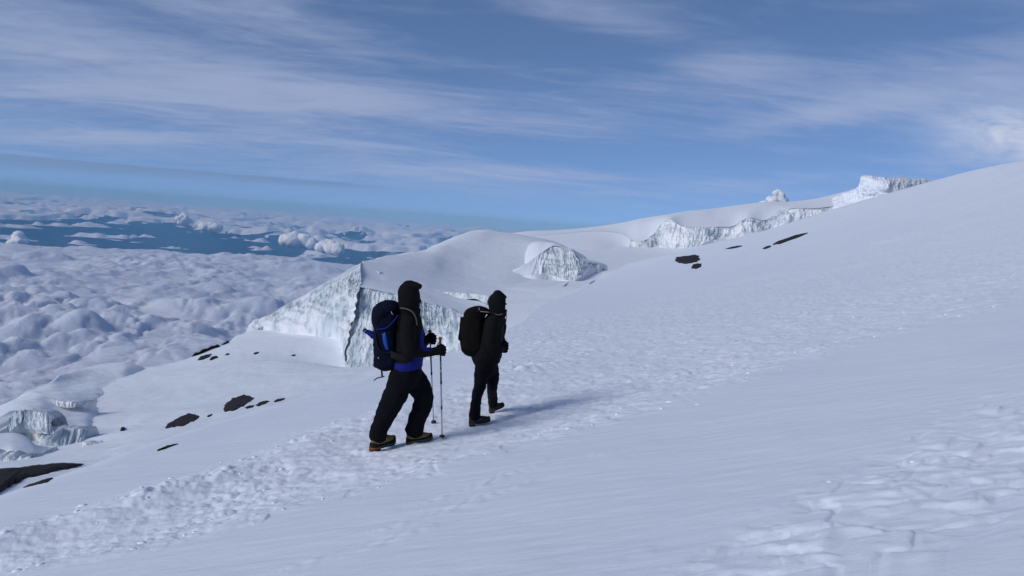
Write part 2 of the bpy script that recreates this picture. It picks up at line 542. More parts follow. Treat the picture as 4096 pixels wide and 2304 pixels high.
# the basin ends along its skyline; beyond, the mountain drops away to the clouds
SKY_PX = [-1500, 0, 300, 735, 780, 904, 1002, 1100, 1400, 2200]
SKY_Y = [70, 78, 120, 136, 138, 150, 162, 172, 180, 180]
gx, gy = np.meshgrid(np.linspace(-0.75, 0.10, 340), np.exp(np.linspace(np.log(17), np.log(330), 300)))
BX = gx * gy
BZ = basin_f(BX, np.minimum(gy, 190)) + 0.25 * fbm2(BX * 0.06, gy * 0.06, 4) + 0.05 * fbm2(BX * 0.4, gy * 0.4, 3)
e = np.interp(gx, [(p - 2048) / F for p in SKY_PX], SKY_Y) * (1 + 0.015 * noise2(gx * 60, gy * 0.01))
t = np.maximum(gy / e - 0.985, 0)
BZ -= e * 1.1 * t * t / (t + 0.10)
basin_me = mesh_np('snow_basin', np.stack([BX, gy, BZ], -1), grid_quads(*BX.shape))
tag(link('snow_basin', basin_me, M_FAR), kind='structure')
BASIN_BVH = BVHTree.FromPolygons(np.stack([BX, gy, BZ], -1).reshape(-1, 3).tolist(), grid_quads(*BX.shape).tolist())

# ------------------------------------------------------------------ glaciers: lofted surfaces through rows of surveyed points
def crom(pts, n, closed=False):
    """Catmull-Rom resampling of rows of points along axis 0"""
    pts = np.asarray(pts, float); k = len(pts)
    t = np.linspace(0, k - 1, n); i = np.minimum(t.astype(int), k - 2); f = (t - i).reshape((-1,) + (1,) * (pts.ndim - 1))
    g = lambda j: pts[np.clip(j, 0, k - 1)]
    p0, p1, p2, p3 = g(i - 1), g(i), g(i + 1), g(i + 2)
    return 0.5 * ((2 * p1) + (-p0 + p2) * f + (2 * p0 - 5 * p1 + 4 * p2 - p3) * f * f + (-p0 + 3 * p1 - 3 * p2 + p3) * f ** 3)
def lin(pts, n):
    pts = np.asarray(pts, float); k = len(pts)
    t = np.linspace(0, k - 1, n); i = np.minimum(t.astype(int), k - 2); f = (t - i).reshape((-1,) + (1,) * (pts.ndim - 1))
    return pts[i] * (1 - f) + pts[i + 1] * f
def row(pts, n):
    return crom(P(*np.array(pts, float).T), n)
def loft(rows, nc, nr, smooth=True):
    g = np.stack([row(r, nc) for r in rows])
    return crom(g, nr) if smooth else lin(g, nr)
def flute(co, amp, fu=0.9, fv=0.12, seed=0, ledge=0.0):
    """push a cliff sheet in and out in upright flutes and hollows"""
    n = grid_normals(co)
    s = np.concatenate([[0], np.cumsum(np.linalg.norm(np.diff(co[co.shape[0] // 2], axis=0), axis=1))])[None, :] + 0 * co[..., 0]
    z = co[..., 2]
    s = s + 2.6 * noise2(s * 0.09 * fu + seed, 0 * s) / fu
    w = 1.0 * noise2(s * 0.15 + seed, z * 0.2)
    gate = 0.25 + 0.9 * sstep(-0.3, 0.5, noise2(s * 0.11 * fu + 5 * seed, z * 0.08 + 3))
    d = noise2(s * fu * 0.45 + seed + w, z * fv * 0.5) * 0.9 + 1.3 * noise2(s * fu * 0.14 + 2 * seed, z * fv * 0.3) + gate * (np.abs(noise2(s * fu + seed + w, z * fv + 7)) - 0.25) * 1.5 + 0.35 * fbm2(s * fu * 2.5, z * fv * 5 + seed, 3)
    if ledge:
        d += ledge * noise2(s * 0.1 + seed, z * 1.1)
    v = np.linspace(0, 1, co.shape[0])[:, None]
    edge = sstep(0, 0.12, v) * (0.25 + 0.75 * (1 - sstep(0.90, 1.0, v)))
    return co + n * (amp * d * edge)[..., None]
def sheet(name, co, mat, parent=None, flip=False, label=None, skirt=0.0):
    if skirt:
        co = np.concatenate([(co[0] + np.array([0, 0.1 * skirt, -skirt]))[None], co])
    o = link(name, mesh_np(name, co, grid_quads(co.shape[0], co.shape[1], flip)), mat, parent)
    if label:
        o['label'] = label
    return o
def rough3(co, amp, sc, oct=4):
    co = np.asarray(co)
    n = grid_normals(co)
    return co + n * (amp * fbm3(co * sc, oct))[..., None]

# --- main glacier ahead, its tall front cliff behind the climbers
gl = empty('glacier', V(1400, 1500, 130))
tag(gl, 'long white glacier with tall fluted ice cliff directly behind the two climbers', 'glacier')
# left flank: steep snow with bands of ice, from the basin up to the sharp ridge
lw = loft([
    [(985, 1335, 163), (1054, 1308, 160), (1113, 1300, 157), (1195, 1302, 152), (1284, 1290, 147), (1353, 1300, 142), (1375, 1400, 132), (1384, 1470, 127)],
    [(990, 1328, 164), (1056, 1288, 161), (1117, 1262, 159), (1200, 1240, 155), (1290, 1232, 150), (1360, 1225, 144), (1392, 1260, 134), (1404, 1300, 130)],
    [(996, 1322, 165), (1070, 1268, 164), (1130, 1232, 163), (1212, 1192, 161), (1300, 1156, 158), (1372, 1140, 152), (1418, 1138, 142), (1436, 1144, 136)],
    [(1002, 1316, 166), (1080, 1268, 169), (1146, 1229, 170), (1222, 1183, 171), (1310, 1130, 172), (1384, 1086, 172), (1430, 1060, 171), (1447, 1050, 170)],
    [(1040, 1345, 180), (1110, 1315, 183), (1190, 1290, 186), (1260, 1250, 188), (1350, 1210, 190), (1430, 1160, 190), (1470, 1130, 190), (1490, 1120, 188)],
], 260, 150)
vv = np.linspace(0, 1, 150)[:, None, None]
calm = (1 - sstep(0.45, 0.68, vv)) * 0.97 + 0.03
lw0 = lw
lw = flute(lw, 0.70, 0.40, 0.14, 4.0, 0.5)
lw = rough3(lw, 0.40, 0.28)
lw = lw0 + (lw - lw0) * calm
lf = sheet('ice_flank', lw, None, gl, skirt=9.0)
def snow_patched(name, scale, lo_, hi_):
    m = ice_mat(); m.name = name
    T = NT(m.node_tree); b = m.node_tree.nodes['Principled BSDF']
    src = b.inputs['Base Color'].links[0].from_socket
    geo = T.new('ShaderNodeNewGeometry')
    T.link(T.mix(T.ramp(T.noise(geo.outputs['Position'], scale, 5, 0.65, 0.8), lo_, hi_), (0.87, 0.885, 0.91), src), b.inputs['Base Color'])
    return m
m = snow_patched('snowy_ice', 0.16, 0.40, 0.56)
M_SNOWICE = m
M_RIDGEICE = snow_patched('ridge_ice', 0.07, 0.44, 0.56)
lf.data.materials.append(m)
# front cliff
FB = [(1370, 1488, 128.5), (1400, 1512, 125), (1450, 1480, 124), (1540, 1488, 122), (1620, 1465, 120), (1703, 1452, 118), (1754, 1438, 116), (1839, 1420, 113), (1920, 1400, 108), (1985, 1372, 104)]
FM = [(1386, 1330, 132), (1425, 1335, 129), (1475, 1330, 128), (1548, 1330, 126), (1625, 1325, 124), (1707, 1330, 121), (1757, 1330, 119), (1842, 1335, 115), (1925, 1350, 109), (1990, 1352, 105)]
FR = [(1424, 1140, 138.5), (1462, 1150, 136), (1505, 1158, 136), (1552, 1168, 135), (1625, 1185, 133), (1700, 1208, 130), (1760, 1226, 127), (1845, 1254, 120), (1930, 1300, 111), (1995, 1335, 106)]
fc = flute(loft([FB, FM, FR], 420, 150), 0.95, 0.85, 0.10, 1.3, 0.15)
fc = rough3(fc, 0.22, 0.7)
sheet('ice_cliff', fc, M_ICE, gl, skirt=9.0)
# snowfield on top, from the rim over the hollow and the second step up to the dome on the skyline
top = loft([
    [(1430, 1146, 135.5), (1505, 1160, 135.5), (1552, 1170, 134.5), (1625, 1187, 132.5), (1700, 1210, 129.5), (1760, 1228, 126.5), (1845, 1256, 119.5), (1930, 1302, 110.5), (2000, 1345, 103), (2080, 1345, 100), (2180, 1330, 100)],
    [(1434, 1100, 150), (1510, 1120, 150), (1560, 1135, 149), (1630, 1155, 148), (1705, 1178, 146), (1765, 1200, 143), (1850, 1222, 140), (1935, 1240, 136), (2010, 1256, 132), (2110, 1250, 132), (2220, 1235, 135)],
    [(1446, 1052, 168), (1520, 1070, 170), (1570, 1085, 170), (1640, 1105, 172), (1712, 1122, 174), (1775, 1136, 176), (1856, 1150, 178), (1940, 1160, 180), (2020, 1168, 180), (2130, 1160, 185), (2250, 1150, 190)],
    [(1448, 1044, 176), (1530, 1042, 192), (1590, 1040, 202), (1660, 1044, 212), (1730, 1056, 218), (1790, 1075, 222), (1866, 1095, 224), (1950, 1105, 226), (2040, 1112, 228), (2160, 1122, 235), (2280, 1122, 245)],
    [(1450, 1060, 186), (1535, 1026, 212), (1600, 1018, 225), (1690, 1006, 245), (1770, 990, 258), (1830, 1000, 260), (1890, 1020, 258), (1965, 1024, 262), (2060, 1028, 266), (2180, 1044, 270), (2300, 1092, 264)],
    [(1460, 1120, 200), (1545, 1060, 235), (1610, 1020, 245), (1705, 998, 265), (1790, 964, 285), (1860, 938, 300), (1930, 928, 310), (1990, 936, 312), (2070, 955, 305), (2190, 985, 290), (2300, 1018, 280)],
    [(1470, 1200, 215), (1560, 1120, 250), (1630, 1060, 262), (1715, 1000, 280), (1800, 960, 300), (1880, 932, 330), (1955, 924, 340), (2020, 930, 342), (2110, 944, 345), (2220, 968, 345), (2340, 1032, 340)],
    [(1480, 1300, 230), (1575, 1200, 265), (1650, 1140, 280), (1730, 1060, 300), (1815, 1010, 325), (1890, 980, 350), (1970, 960, 370), (2060, 945, 400), (2150, 965, 410), (2260, 995, 410), (2400, 1035, 400)],
], 240, 200)
top = top + 0
top[..., 2] += 0.18 * fbm2(top[..., 0] * 0.07, top[..., 1] * 0.07, 4) * sstep(0, 0.05, np.linspace(0, 1, 200))[:, None]
sheet('snow_cap', top, M_FAR, gl)
# small ice steps set into the snow
def step(name, base, rim, parent, amp=0.3, nc=160, nr=40, fu=1.6, mat=M_ICE, cap=1.6, seed=0.0):
    g = lin(np.stack([row(base, nc), row(rim, nc)]), nr)
    back = g[-1] + np.array([0, cap, -0.10 * cap])
    g = flute(g, amp, fu, 0.3, seed)
    g2 = np.concatenate([g, lin(np.stack([g[-1], back, back + np.array([0, cap, -2.0 * cap])]), 12)[1:]])
    return sheet(name, g2, mat, parent)
step('ice_step', [(1730, 1172, 158), (1790, 1188, 156), (1850, 1198, 153), (1900, 1195, 152), (1935, 1212, 148), (1950, 1216, 146)],
     [(1735, 1166, 159), (1795, 1168, 157), (1850, 1172, 154), (1900, 1176, 153), (1940, 1180, 149), (1955, 1186, 146)], gl, 0.3, seed=2.2)
step('ice_step', [(1449, 1104, 160), (1470, 1100, 161), (1500, 1104, 160), (1515, 1112, 158), (1530, 1100, 162)],
     [(1449, 1060, 164), (1472, 1078, 163), (1500, 1083, 162), (1518, 1086, 160), (1532, 1094, 162)], gl, 0.35, seed=5.1)
# ice knob at the cliff's foot and a broken piece below it
step('ice_step', [(1375, 1512, 118), (1392, 1520, 117), (1410, 1505, 117), (1425, 1485, 118)],
     [(1380, 1492, 119), (1396, 1482, 118), (1412, 1472, 118), (1427, 1466, 119)], gl, 0.3, 60, 24, seed=3.0)

# --- second cliff on the dome's right shoulder
g2 = empty('glacier', V(2280, 1110, 260))
tag(g2, 'rounded glacier dome with short broken ice cliff above the hooded climber in front', 'glacier')
CB = [(1840, 1070, 250), (1930, 1078, 246), (1990, 1080, 243), (2030, 1098, 238), (2080, 1108, 236), (2140, 1100, 236), (2200, 1098, 238), (2255, 1118, 236), (2285, 1122, 235), (2320, 1108, 237), (2345, 1078, 245), (2375, 1070, 250)]
CM = [(1840, 1066, 250), (1930, 1070, 248), (1990, 1077, 245), (2040, 1090, 240), (2090, 1084, 241), (2150, 1062, 245), (2208, 1045, 247), (2258, 1060, 243), (2287, 1070, 241), (2322, 1060, 242), (2346, 1062, 247), (2377, 1060, 252)]
CR = [(1842, 1061, 252), (1932, 1060, 252), (1992, 1074, 246), (2046, 1080, 243), (2100, 1056, 246), (2160, 1016, 255), (2215, 984, 264), (2262, 1000, 258), (2290, 1006, 254), (2318, 1038, 250), (2347, 1044, 250), (2380, 1054, 254)]
CT = [(1850, 1020, 275), (1940, 1000, 285), (2000, 975, 295), (2050, 955, 300), (2105, 962, 290), (2165, 968, 284), (2220, 972, 276), (2268, 990, 272), (2296, 1000, 268), (2325, 1030, 264), (2360, 1040, 262), (2400, 1052, 262)]
CK = [(1870, 945, 320), (1950, 926, 335), (2010, 930, 335), (2060, 942, 330), (2115, 958, 320), (2175, 972, 312), (2235, 985, 305), (2285, 1005, 300), (2320, 1020, 296), (2350, 1040, 290), (2390, 1052, 282), (2420, 1058, 275)]
CB, CM, CR, CT, CK = CB[2:], CM[2:], CR[2:], CT[2:], CK[2:]
for rw, dy_ in ((CB, 40), (CM, 45), (CR, 50), (CT, 60), (CK, 60)):
    rw.append((rw[-1][0] + 45, rw[-1][1] + dy_ * 0.5, rw[-1][2] + 4))
def sink(co, amt, f0, f1):
    u_ = np.linspace(0, 1, co.shape[1])[None, :]
    co = co.copy(); co[..., 2] -= amt * (1 - sstep(f0, f1, u_))
    return co
cl = sink(flute(loft([CB, CM, CR], 300, 110), 0.6, 0.8, 0.2, 8.0, 0.5), 0.6, 0.0, 0.15)
k = int(300 * 3.4 / 10)
raw = sink(rough3(loft([CB, CM, CR], 300, 110), 0.12, 0.2), 0.6, 0.0, 0.15)
u_ = sstep(k - 40, k + 10, np.arange(300))[None, :, None]
cl = raw * (1 - u_) + cl * u_
sheet('snow_face', cl[:, :k + 1], M_FAR, g2, skirt=9.0)
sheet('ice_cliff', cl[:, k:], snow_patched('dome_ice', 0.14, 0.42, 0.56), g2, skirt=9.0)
sheet('snow_cap', sink(loft([CR, CT, CK], 200, 60) + np.array([0, -0.2, 0.05]), 9.0, 0.0, 0.30), M_FAR, g2)

# --- far ridge with the long grey cliff, and the saddle in front of it
g3 = empty('glacier', V(2700, 995, 400))
tag(g3, 'far snow ridge with long grey ice cliff below the small rising cloud', 'glacier')
RB = [(1990, 1020, 380), (2100, 1005, 380), (2240, 1010, 380), (2380, 1000, 385), (2480, 1006, 390), (2525, 1006, 392), (2590, 1004, 392), (2640, 985, 394), (2665, 990, 390), (2720, 1002, 385), (2790, 990, 385), (2860, 960, 388), (2920, 945, 390), (2990, 930, 390), (3040, 930, 388), (3090, 905, 392), (3150, 900, 388), (3240, 875, 388), (3330, 850, 390), (3420, 830, 390)]
RM = [(1990, 990, 400), (2100, 972, 400), (2240, 970, 400), (2380, 965, 405), (2480, 980, 402), (2535, 985, 396), (2595, 972, 397), (2645, 945, 402), (2672, 940, 394), (2725, 945, 389), (2795, 945, 388), (2862, 932, 391), (2925, 922, 393), (2992, 900, 393), (3045, 905, 392), (3095, 885, 396), (3155, 868, 391), (3245, 852, 391), (3333, 838, 393), (3424, 818, 395)]
RR = [(1990, 970, 430), (2100, 948, 430), (2240, 935, 430), (2380, 925, 430), (2480, 935, 420), (2545, 965, 402), (2600, 950, 404), (2648, 895, 412), (2680, 878, 402), (2730, 905, 394), (2800, 912, 392), (2866, 908, 394), (2930, 905, 396), (2994, 872, 398), (3052, 882, 398), (3100, 862, 402), (3160, 836, 396), (3250, 834, 394), (3337, 824, 396), (3430, 800, 402)]
RT = [(1990, 958, 460), (2100, 937, 460), (2240, 929, 460), (2380, 917, 460), (2480, 903, 450), (2550, 890, 440), (2605, 880, 436), (2655, 868, 430), (2690, 862, 428), (2740, 858, 430), (2810, 852, 432), (2872, 848, 436), (2936, 840, 436), (2998, 830, 436), (3058, 822, 438), (3108, 818, 440), (3170, 818, 436), (3260, 808, 436), (3347, 792, 436), (3440, 770, 436)]
RK = [(1990, 950, 500), (2100, 933, 500), (2240, 927, 500), (2380, 914, 500), (2480, 900, 490), (2560, 884, 480), (2615, 875, 475), (2665, 868, 470), (2700, 861, 470), (2750, 852, 472), (2820, 846, 474), (2882, 838, 476), (2946, 828, 476), (3008, 820, 478), (3068, 815, 480), (3118, 815, 480), (3180, 812, 478), (3270, 800, 476), (3357, 778, 476), (3450, 756, 476)]
RZ = [(a, b + 90, c + 60) for a, b, c in RK]
raw = loft([RB, RM, RR], 520, 110)
cl = flute(raw, 1.3, 0.55, 0.08, 20.0, 0.4)
k = int(520 * 4.7 / 19)
sheet('snow_apron', raw[:, :k + 1], M_FAR, g3, skirt=9.0)
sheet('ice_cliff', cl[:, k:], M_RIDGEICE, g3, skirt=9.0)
sheet('snow_cap', loft([RR, RT, RK, RZ], 360, 110) + np.array([0, -0.3, 0.05]), M_FAR, g3)
sd = [(2000, 1240, 150), (2000, 1170, 185), (2040, 1120, 230), (2150, 1140, 210), (2250, 1150, 200), (2350, 1120, 240), (2300, 1160, 170), (2450, 1090, 250), (2480, 1040, 330), (2400, 1050, 290), (2380, 1012, 375), (2300, 1060, 275),
      (2560, 1020, 370), (2650, 1000, 385), (2720, 1012, 370), (2600, 1060, 270), (2750, 1015, 330), (2900, 975, 340), (3000, 950, 350), (2280, 990, 390), (2180, 1000, 380), (2100, 1150, 190)]
sadf = tps([P(*p) for p in sd], 1e-3)
gx, gy = np.meshgrid(np.linspace(-0.03, 0.36, 160), np.linspace(120, 410, 160))
SX = gx * gy
sheet('snow_saddle', np.stack([SX, gy, sadf(SX, gy) + 0.15 * fbm2(SX * 0.05, gy * 0.05, 3)], -1), M_FAR)
tag(bpy.data.objects['snow_saddle'], kind='structure')

# --- block of ice standing on the ridge, upper right
g4 = empty('glacier', V(3500, 790, 330))
tag(g4, 'blocky ice tower with overhanging snow on the ridge at upper right', 'glacier')
B0 = [(3330, 850, 335), (3385, 840, 330), (3410, 836, 328), (3450, 830, 324), (3500, 822, 320), (3545, 812, 316), (3570, 805, 316), (3640, 790, 320), (3720, 768, 326), (3800, 745, 334)]
B1 = [(3330, 815, 340), (3388, 820, 332), (3425, 805, 328), (3455, 790, 324), (3500, 782, 319), (3545, 775, 316), (3572, 765, 318), (3645, 755, 322), (3722, 745, 327), (3800, 735, 335)]
B2 = [(3325, 795, 348), (3380, 790, 340), (3430, 760, 330), (3452, 742, 325), (3495, 735, 319), (3550, 740, 316), (3580, 728, 320), (3648, 728, 323), (3724, 732, 328), (3800, 730, 336)]
B3 = [(3325, 790, 352), (3378, 772, 346), (3436, 742, 334), (3450, 712, 329), (3490, 703, 326), (3530, 705, 324), (3580, 711, 326), (3648, 716, 328), (3724, 723, 333), (3800, 729, 340)]
B4 = [(3330, 800, 375), (3380, 775, 375), (3440, 745, 365), (3452, 722, 355), (3490, 715, 352), (3530, 715, 350), (3580, 718, 352), (3650, 722, 354), (3724, 728, 358), (3800, 735, 362)]
tw = loft([B0, B1, B2, B3, B4], 240, 120)
tw = flute(tw, 0.55, 0.7, 0.25, 33.0, 0.3)
tw = rough3(tw, 0.5, 0.22)
k = int(240 * 5.2 / 9)
sheet('snow_block', tw[:, :k + 1], M_FAR, g4, skirt=9.0)
sheet('ice_face', tw[:, k:], M_SNOWICE, g4, skirt=9.0)

# --- stepped glacier tongue, lower left
g5 = empty('glacier', V(150, 1740, 62))
tag(g5, 'stepped glacier edge with two small fluted ice walls at lower left', 'glacier')
A0 = [(-420, 1900, 50), (-200, 1860, 52), (-60, 1800, 56), (55, 1740, 60), (140, 1732, 61), (188, 1790, 56), (262, 1790, 56), (330, 1785, 58), (356, 1740, 66), (372, 1700, 76)]
A1 = [(-420, 1850, 54), (-200, 1800, 56), (-60, 1740, 60), (58, 1685, 63), (145, 1685, 63), (196, 1745, 59), (264, 1745, 59), (334, 1740, 61), (358, 1716, 68), (378, 1690, 78)]
A2 = [(-420, 1800, 60), (-200, 1750, 62), (-60, 1695, 65), (62, 1650, 66), (150, 1645, 66), (205, 1690, 63), (268, 1716, 61), (340, 1716, 63), (366, 1704, 70), (385, 1680, 80)]
A3 = [(-420, 1770, 66), (-200, 1725, 68), (-60, 1675, 70), (66, 1630, 73), (155, 1628, 73), (215, 1650, 72), (275, 1668, 71), (345, 1675, 72), (392, 1670, 78), (420, 1640, 86)]
A4 = [(-420, 1750, 74), (-200, 1700, 76), (-60, 1655, 78), (60, 1610, 80), (150, 1600, 80), (220, 1622, 79), (280, 1632, 79), (350, 1625, 82), (410, 1622, 88), (450, 1590, 96)]
A5 = [(-420, 1735, 80), (-200, 1688, 82), (-60, 1645, 84), (50, 1600, 87), (140, 1570, 89), (222, 1590, 84), (290, 1596, 84), (360, 1600, 88), (430, 1580, 98), (500, 1545, 108)]
A6 = [(-420, 1725, 86), (-200, 1680, 88), (-60, 1650, 90), (45, 1615, 93), (110, 1572, 97), (200, 1542, 101), (262, 1540, 104), (370, 1535, 108), (470, 1520, 114), (590, 1475, 124)]
A7 = [(-420, 1720, 90), (-200, 1680, 92), (-60, 1658, 94), (60, 1618, 98), (125, 1566, 103), (215, 1534, 108), (246, 1499, 112), (350, 1476, 124), (480, 1455, 128), (640, 1440, 133)]
A8 = [(a, b + 120, c + 22) for a, b, c in A7]
tg = loft([A0, A1, A2, A3, A4, A5, A6, A7, A8], 260, 260)
v = np.linspace(0, 1, 260)[:, None]
s = tg[..., 0]
wall = (1 - sstep(0.22, 0.27, v))
n = grid_normals(tg)
d = wall * (0.55 * noise2(s * 0.9, tg[..., 2] * 0.1) + 0.5 * (np.abs(noise2(s * 1.8 + 5, tg[..., 2] * 0.15)) - 0.2) + 0.15 * fbm2(s * 3, tg[..., 2] * 1.2, 2))
d += (1 - wall) * (0.22 * fbm2(s * 0.14 + 3, tg[..., 1] * 0.10, 3) + 0.04 * fbm2(s * 0.8, tg[..., 1] * 0.6, 3)) * sstep(1.0, 0.9, v)
tg = tg + n * d[..., None]
tg[..., 2] -= 2.0 * sstep(0.90, 1.0, np.linspace(0, 1, 260))[None, :] * sstep(0.3, 0.6, v)
sheet('snow_bank', tg[:66], M_FAR, g5, skirt=4.0)
sheet('snow_cap', tg[65:], M_FAR, g5)
step('ice_step', [(212, 1614, 76), (240, 1626, 75), (290, 1628, 75), (345, 1616, 78)], [(214, 1600, 77), (242, 1606, 76), (290, 1608, 76), (346, 1607, 78)], g5, 0.25, 80, 24, mat=M_SNOWICE, seed=4.4)
step('ice_wall', [(20, 1742, 58.5), (60, 1734, 59), (110, 1730, 59.5), (150, 1730, 59), (186, 1736, 58), (222, 1735, 58)], [(40, 1672, 60), (64, 1650, 60.5), (112, 1647, 61), (152, 1646, 60.5), (186, 1652, 60), (214, 1672, 60)], g5, 0.5, 170, 60, fu=1.1, seed=7.7)
step('ice_wall', [(190, 1784, 54.5), (230, 1786, 54.5), (265, 1785, 54.5), (300, 1782, 55), (334, 1778, 56)], [(232, 1722, 56), (252, 1718, 56.5), (280, 1716, 56.5), (310, 1716, 57), (344, 1718, 58)], g5, 0.45, 150, 60, fu=1.1, seed=9.1)
# low domed floe in front of it, cut by the left edge of the picture
g6 = empty('glacier', V(60, 1820, 46))
tag(g6, 'low rounded ice floe above the dark rock at the left edge', 'glacier')
E0 = [(-300, 1850, 46), (-120, 1845, 46), (0, 1838, 46), (60, 1845, 45), (120, 1850, 45), (152, 1838, 46), (185, 1815, 49), (230, 1800, 52)]
E1 = [(-300, 1805, 48), (-120, 1803, 48), (0, 1802, 48), (60, 1806, 47), (122, 1818, 47), (154, 1818, 48), (190, 1804, 51), (235, 1796, 54)]
E2 = [(-300, 1770, 51), (-120, 1768, 51), (0, 1765, 51), (60, 1766, 51), (118, 1778, 51), (150, 1794, 51), (196, 1796, 54), (240, 1792, 56)]
E3 = [(-300, 1735, 56), (-120, 1734, 56), (0, 1733, 56), (60, 1732, 56), (105, 1746, 56), (146, 1782, 56), (202, 1790, 57), (245, 1788, 58)]
E4 = [(a, b + 40, c + 5) for a, b, c in E3]
fl = loft([E0, E1, E2, E3, E4], 150, 90)
v = np.linspace(0, 1, 90)[:, None]
d = (1 - sstep(0.2, 0.28, v)) * (0.35 * noise2(fl[..., 0] * 1.2, fl[..., 2] * 0.4) + 0.25 * fbm2(fl[..., 0] * 3, fl[..., 2] * 1.5, 3))
fl = fl + grid_normals(fl) * d[..., None]
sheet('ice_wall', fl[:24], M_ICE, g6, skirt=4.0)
sheet('snow_cap', fl[23:], M_FAR, g6)

# --- lumps: closed uneven stones and ice pieces
def lump(name, c, size, seed, mat, parent=None, sub=4, amp=0.25, sc=1.3, rot=(0, 0, 0)):
    bm = bmesh.new()
    bmesh.ops.create_icosphere(bm, subdivisions=sub, radius=1.0)
    co = np.array([v.co[:] for v in bm.verts])
    r = 1 + amp * fbm3(co * sc + seed * 7.7, 4) + 0.35 * amp * noise3(co * sc * 4 + seed)
    M = np.array(Euler(rot).to_matrix())
    co = ((co * r[:, None]) * np.array(size)) @ M.T
    for v, p in zip(bm.verts, co):
        v.co = p
    me = bpy.data.meshes.new(name)
    bm.to_mesh(me); bm.free()
    o = link(name, me, mat, parent)
    o.location = c if parent is None else Vector(c) - parent.location
    if parent is not None:
        o.matrix_parent_inverse = Matrix.Identity(4)
    return o
o = lump('ice_block', V(382, 1792, 53), (0.85, 0.7, 0.42), 3.0, M_SNOWICE, None, 4, 0.35, 1.2, (0, 0.1, 0.3))
tag(o, 'pale detached ice block lying below the stepped glacier edge', 'ice block')

# ------------------------------------------------------------------ bare rock showing through the snow
deps = bpy.context.evaluated_depsgraph_get()
def hit(px, py):
    d = Vector(ray(px, py)).normalized()
    best = None
    for bv in (SLOPE_BVH, BASIN_BVH):
        h, n, i, t = bv.ray_cast(d * 2.0, d)
        if h is not None and (best is None or t < best[2]):
            best = (h, n, t)
    return best
def rock(poly, label, seed, thick=0.12, only=None, flat=False):
    """an outcrop: outline dropped on the snow, grown into a low uneven hump with real thickness"""
    poly = np.array(poly, float)
    pts = []
    for p in poly:
        if only is None:
            h = hit(*p)[0]
        else:
            d = Vector(ray(*p)).normalized()
            for k in range(40):
                d = Vector(ray(p[0] + 0.5 * k, p[1] + k)).normalized()
                h = only.ray_cast(d * 2.0, d)[0]
                if h is not None:
                    break
        pts.append(h)
    pts = np.array([p[:] for p in pts])
    c = pts.mean(0)
    k = 110
    t = np.linspace(0, len(pts), k, endpoint=False)
    i = t.astype(int); f = (t - i)[:, None]
    ring = pts[i] * (1 - f) + pts[(i + 1) % len(pts)] * f
    for _ in range(1):
        ring = 0.25 * np.roll(ring, 1, 0) + 0.5 * ring + 0.25 * np.roll(ring, -1, 0)
    size = np.linalg.norm(ring - c, axis=1).mean()
    ring = c + (ring - c) * (1 + 0.10 * noise3(ring * 3.0 / size + seed) + 0.10 * noise3(ring * 8.0 / size + seed) + 0.09 * noise3(ring * 19.0 / size + seed))[:, None]
    def drop(g):
        for p in g:
            hh = only.ray_cast(Vector((p[0], p[1], p[2] + 8)), Vector((0, 0, -1)))[0]
            if hh is not None:
                p[2] = hh.z
        return g
    rings = []
    for a, hgt in ((1.05, -0.8), (1.0, 0.05), (0.95, 0.55), (0.82, 0.85), (0.62, 0.95), (0.42, 1.0), (0.2, 1.0)):
        g = drop((c + (ring - c) * a).copy())
        g[:, 2] += thick * hgt + (thick * 0.5 * fbm3(g * 2.5 / max(size, 0.05) + seed, 4) if hgt > 0.2 else 0)
        rings.append(g)
    c = drop(c[None].copy())[0]
    co = np.concatenate(rings + [(c + np.array([0, 0, thick]))[None]])
    fs = []
    nr = len(rings)
    for r_ in range(nr - 1):
        for j in range(k):
            a = r_ * k + j; b2 = r_ * k + (j + 1) % k
            fs.append((a, b2, b2 + k, a + k))
    for j in range(k):
        fs.append(((nr - 1) * k + j, (nr - 1) * k + (j + 1) % k, nr * k))
    me = bpy.data.meshes.new('rock_outcrop')
    me.from_pydata((co - c).tolist(), [], fs)
    bm = bmesh.new(); bm.from_mesh(me); bmesh.ops.recalc_face_normals(bm, faces=bm.faces)
    bm.to_mesh(me); bm.free()
    o = link('rock_outcrop', me, M_ROCK)
    o.location = Vector(c)
    return tag(o, label, 'rock', 'bare rock showing through the snow')
rock([(-160, 1905), (0, 1890), (150, 1868), (260, 1858), (330, 1860), (290, 1873), (200, 1892), (110, 1912), (50, 1940), (10, 1965), (-60, 2000), (-160, 2010)], 'large dark rock patch cut by the left edge of the picture', 1.0, 0.16, BASIN_BVH)
rock([(88, 1948), (105, 1925), (145, 1912), (195, 1908), (212, 1915), (190, 1930), (140, 1942), (100, 1950)], 'small oval dark rock just right of the patch at the left edge', 2.0, 0.02, SLOPE_BVH)
rock([(660, 1712), (672, 1692), (712, 1672), (760, 1654), (790, 1656), (794, 1668), (760, 1690), (742, 1700), (700, 1708), (668, 1714)], 'broad brown-black outcrop left of the largest outcrop in the basin', 3.0, 0.09, BASIN_BVH)
rock([(892, 1640), (902, 1612), (935, 1590), (975, 1580), (998, 1582), (1016, 1594), (1000, 1606), (976, 1626), (940, 1640), (905, 1646)], 'largest rugged dark outcrop in the snow basin left of the climbers', 4.0, 0.11, BASIN_BVH)
rock([(978, 1632), (1000, 1622), (1018, 1622), (1012, 1630), (990, 1635)], 'thin dark rock touching the right foot of the largest basin outcrop', 5.0, 0.05, BASIN_BVH)
rock([(1022, 1622), (1042, 1608), (1066, 1602), (1078, 1606), (1060, 1617), (1035, 1626)], 'middle of three slim rocks right of the largest basin outcrop', 6.0, 0.05, BASIN_BVH)
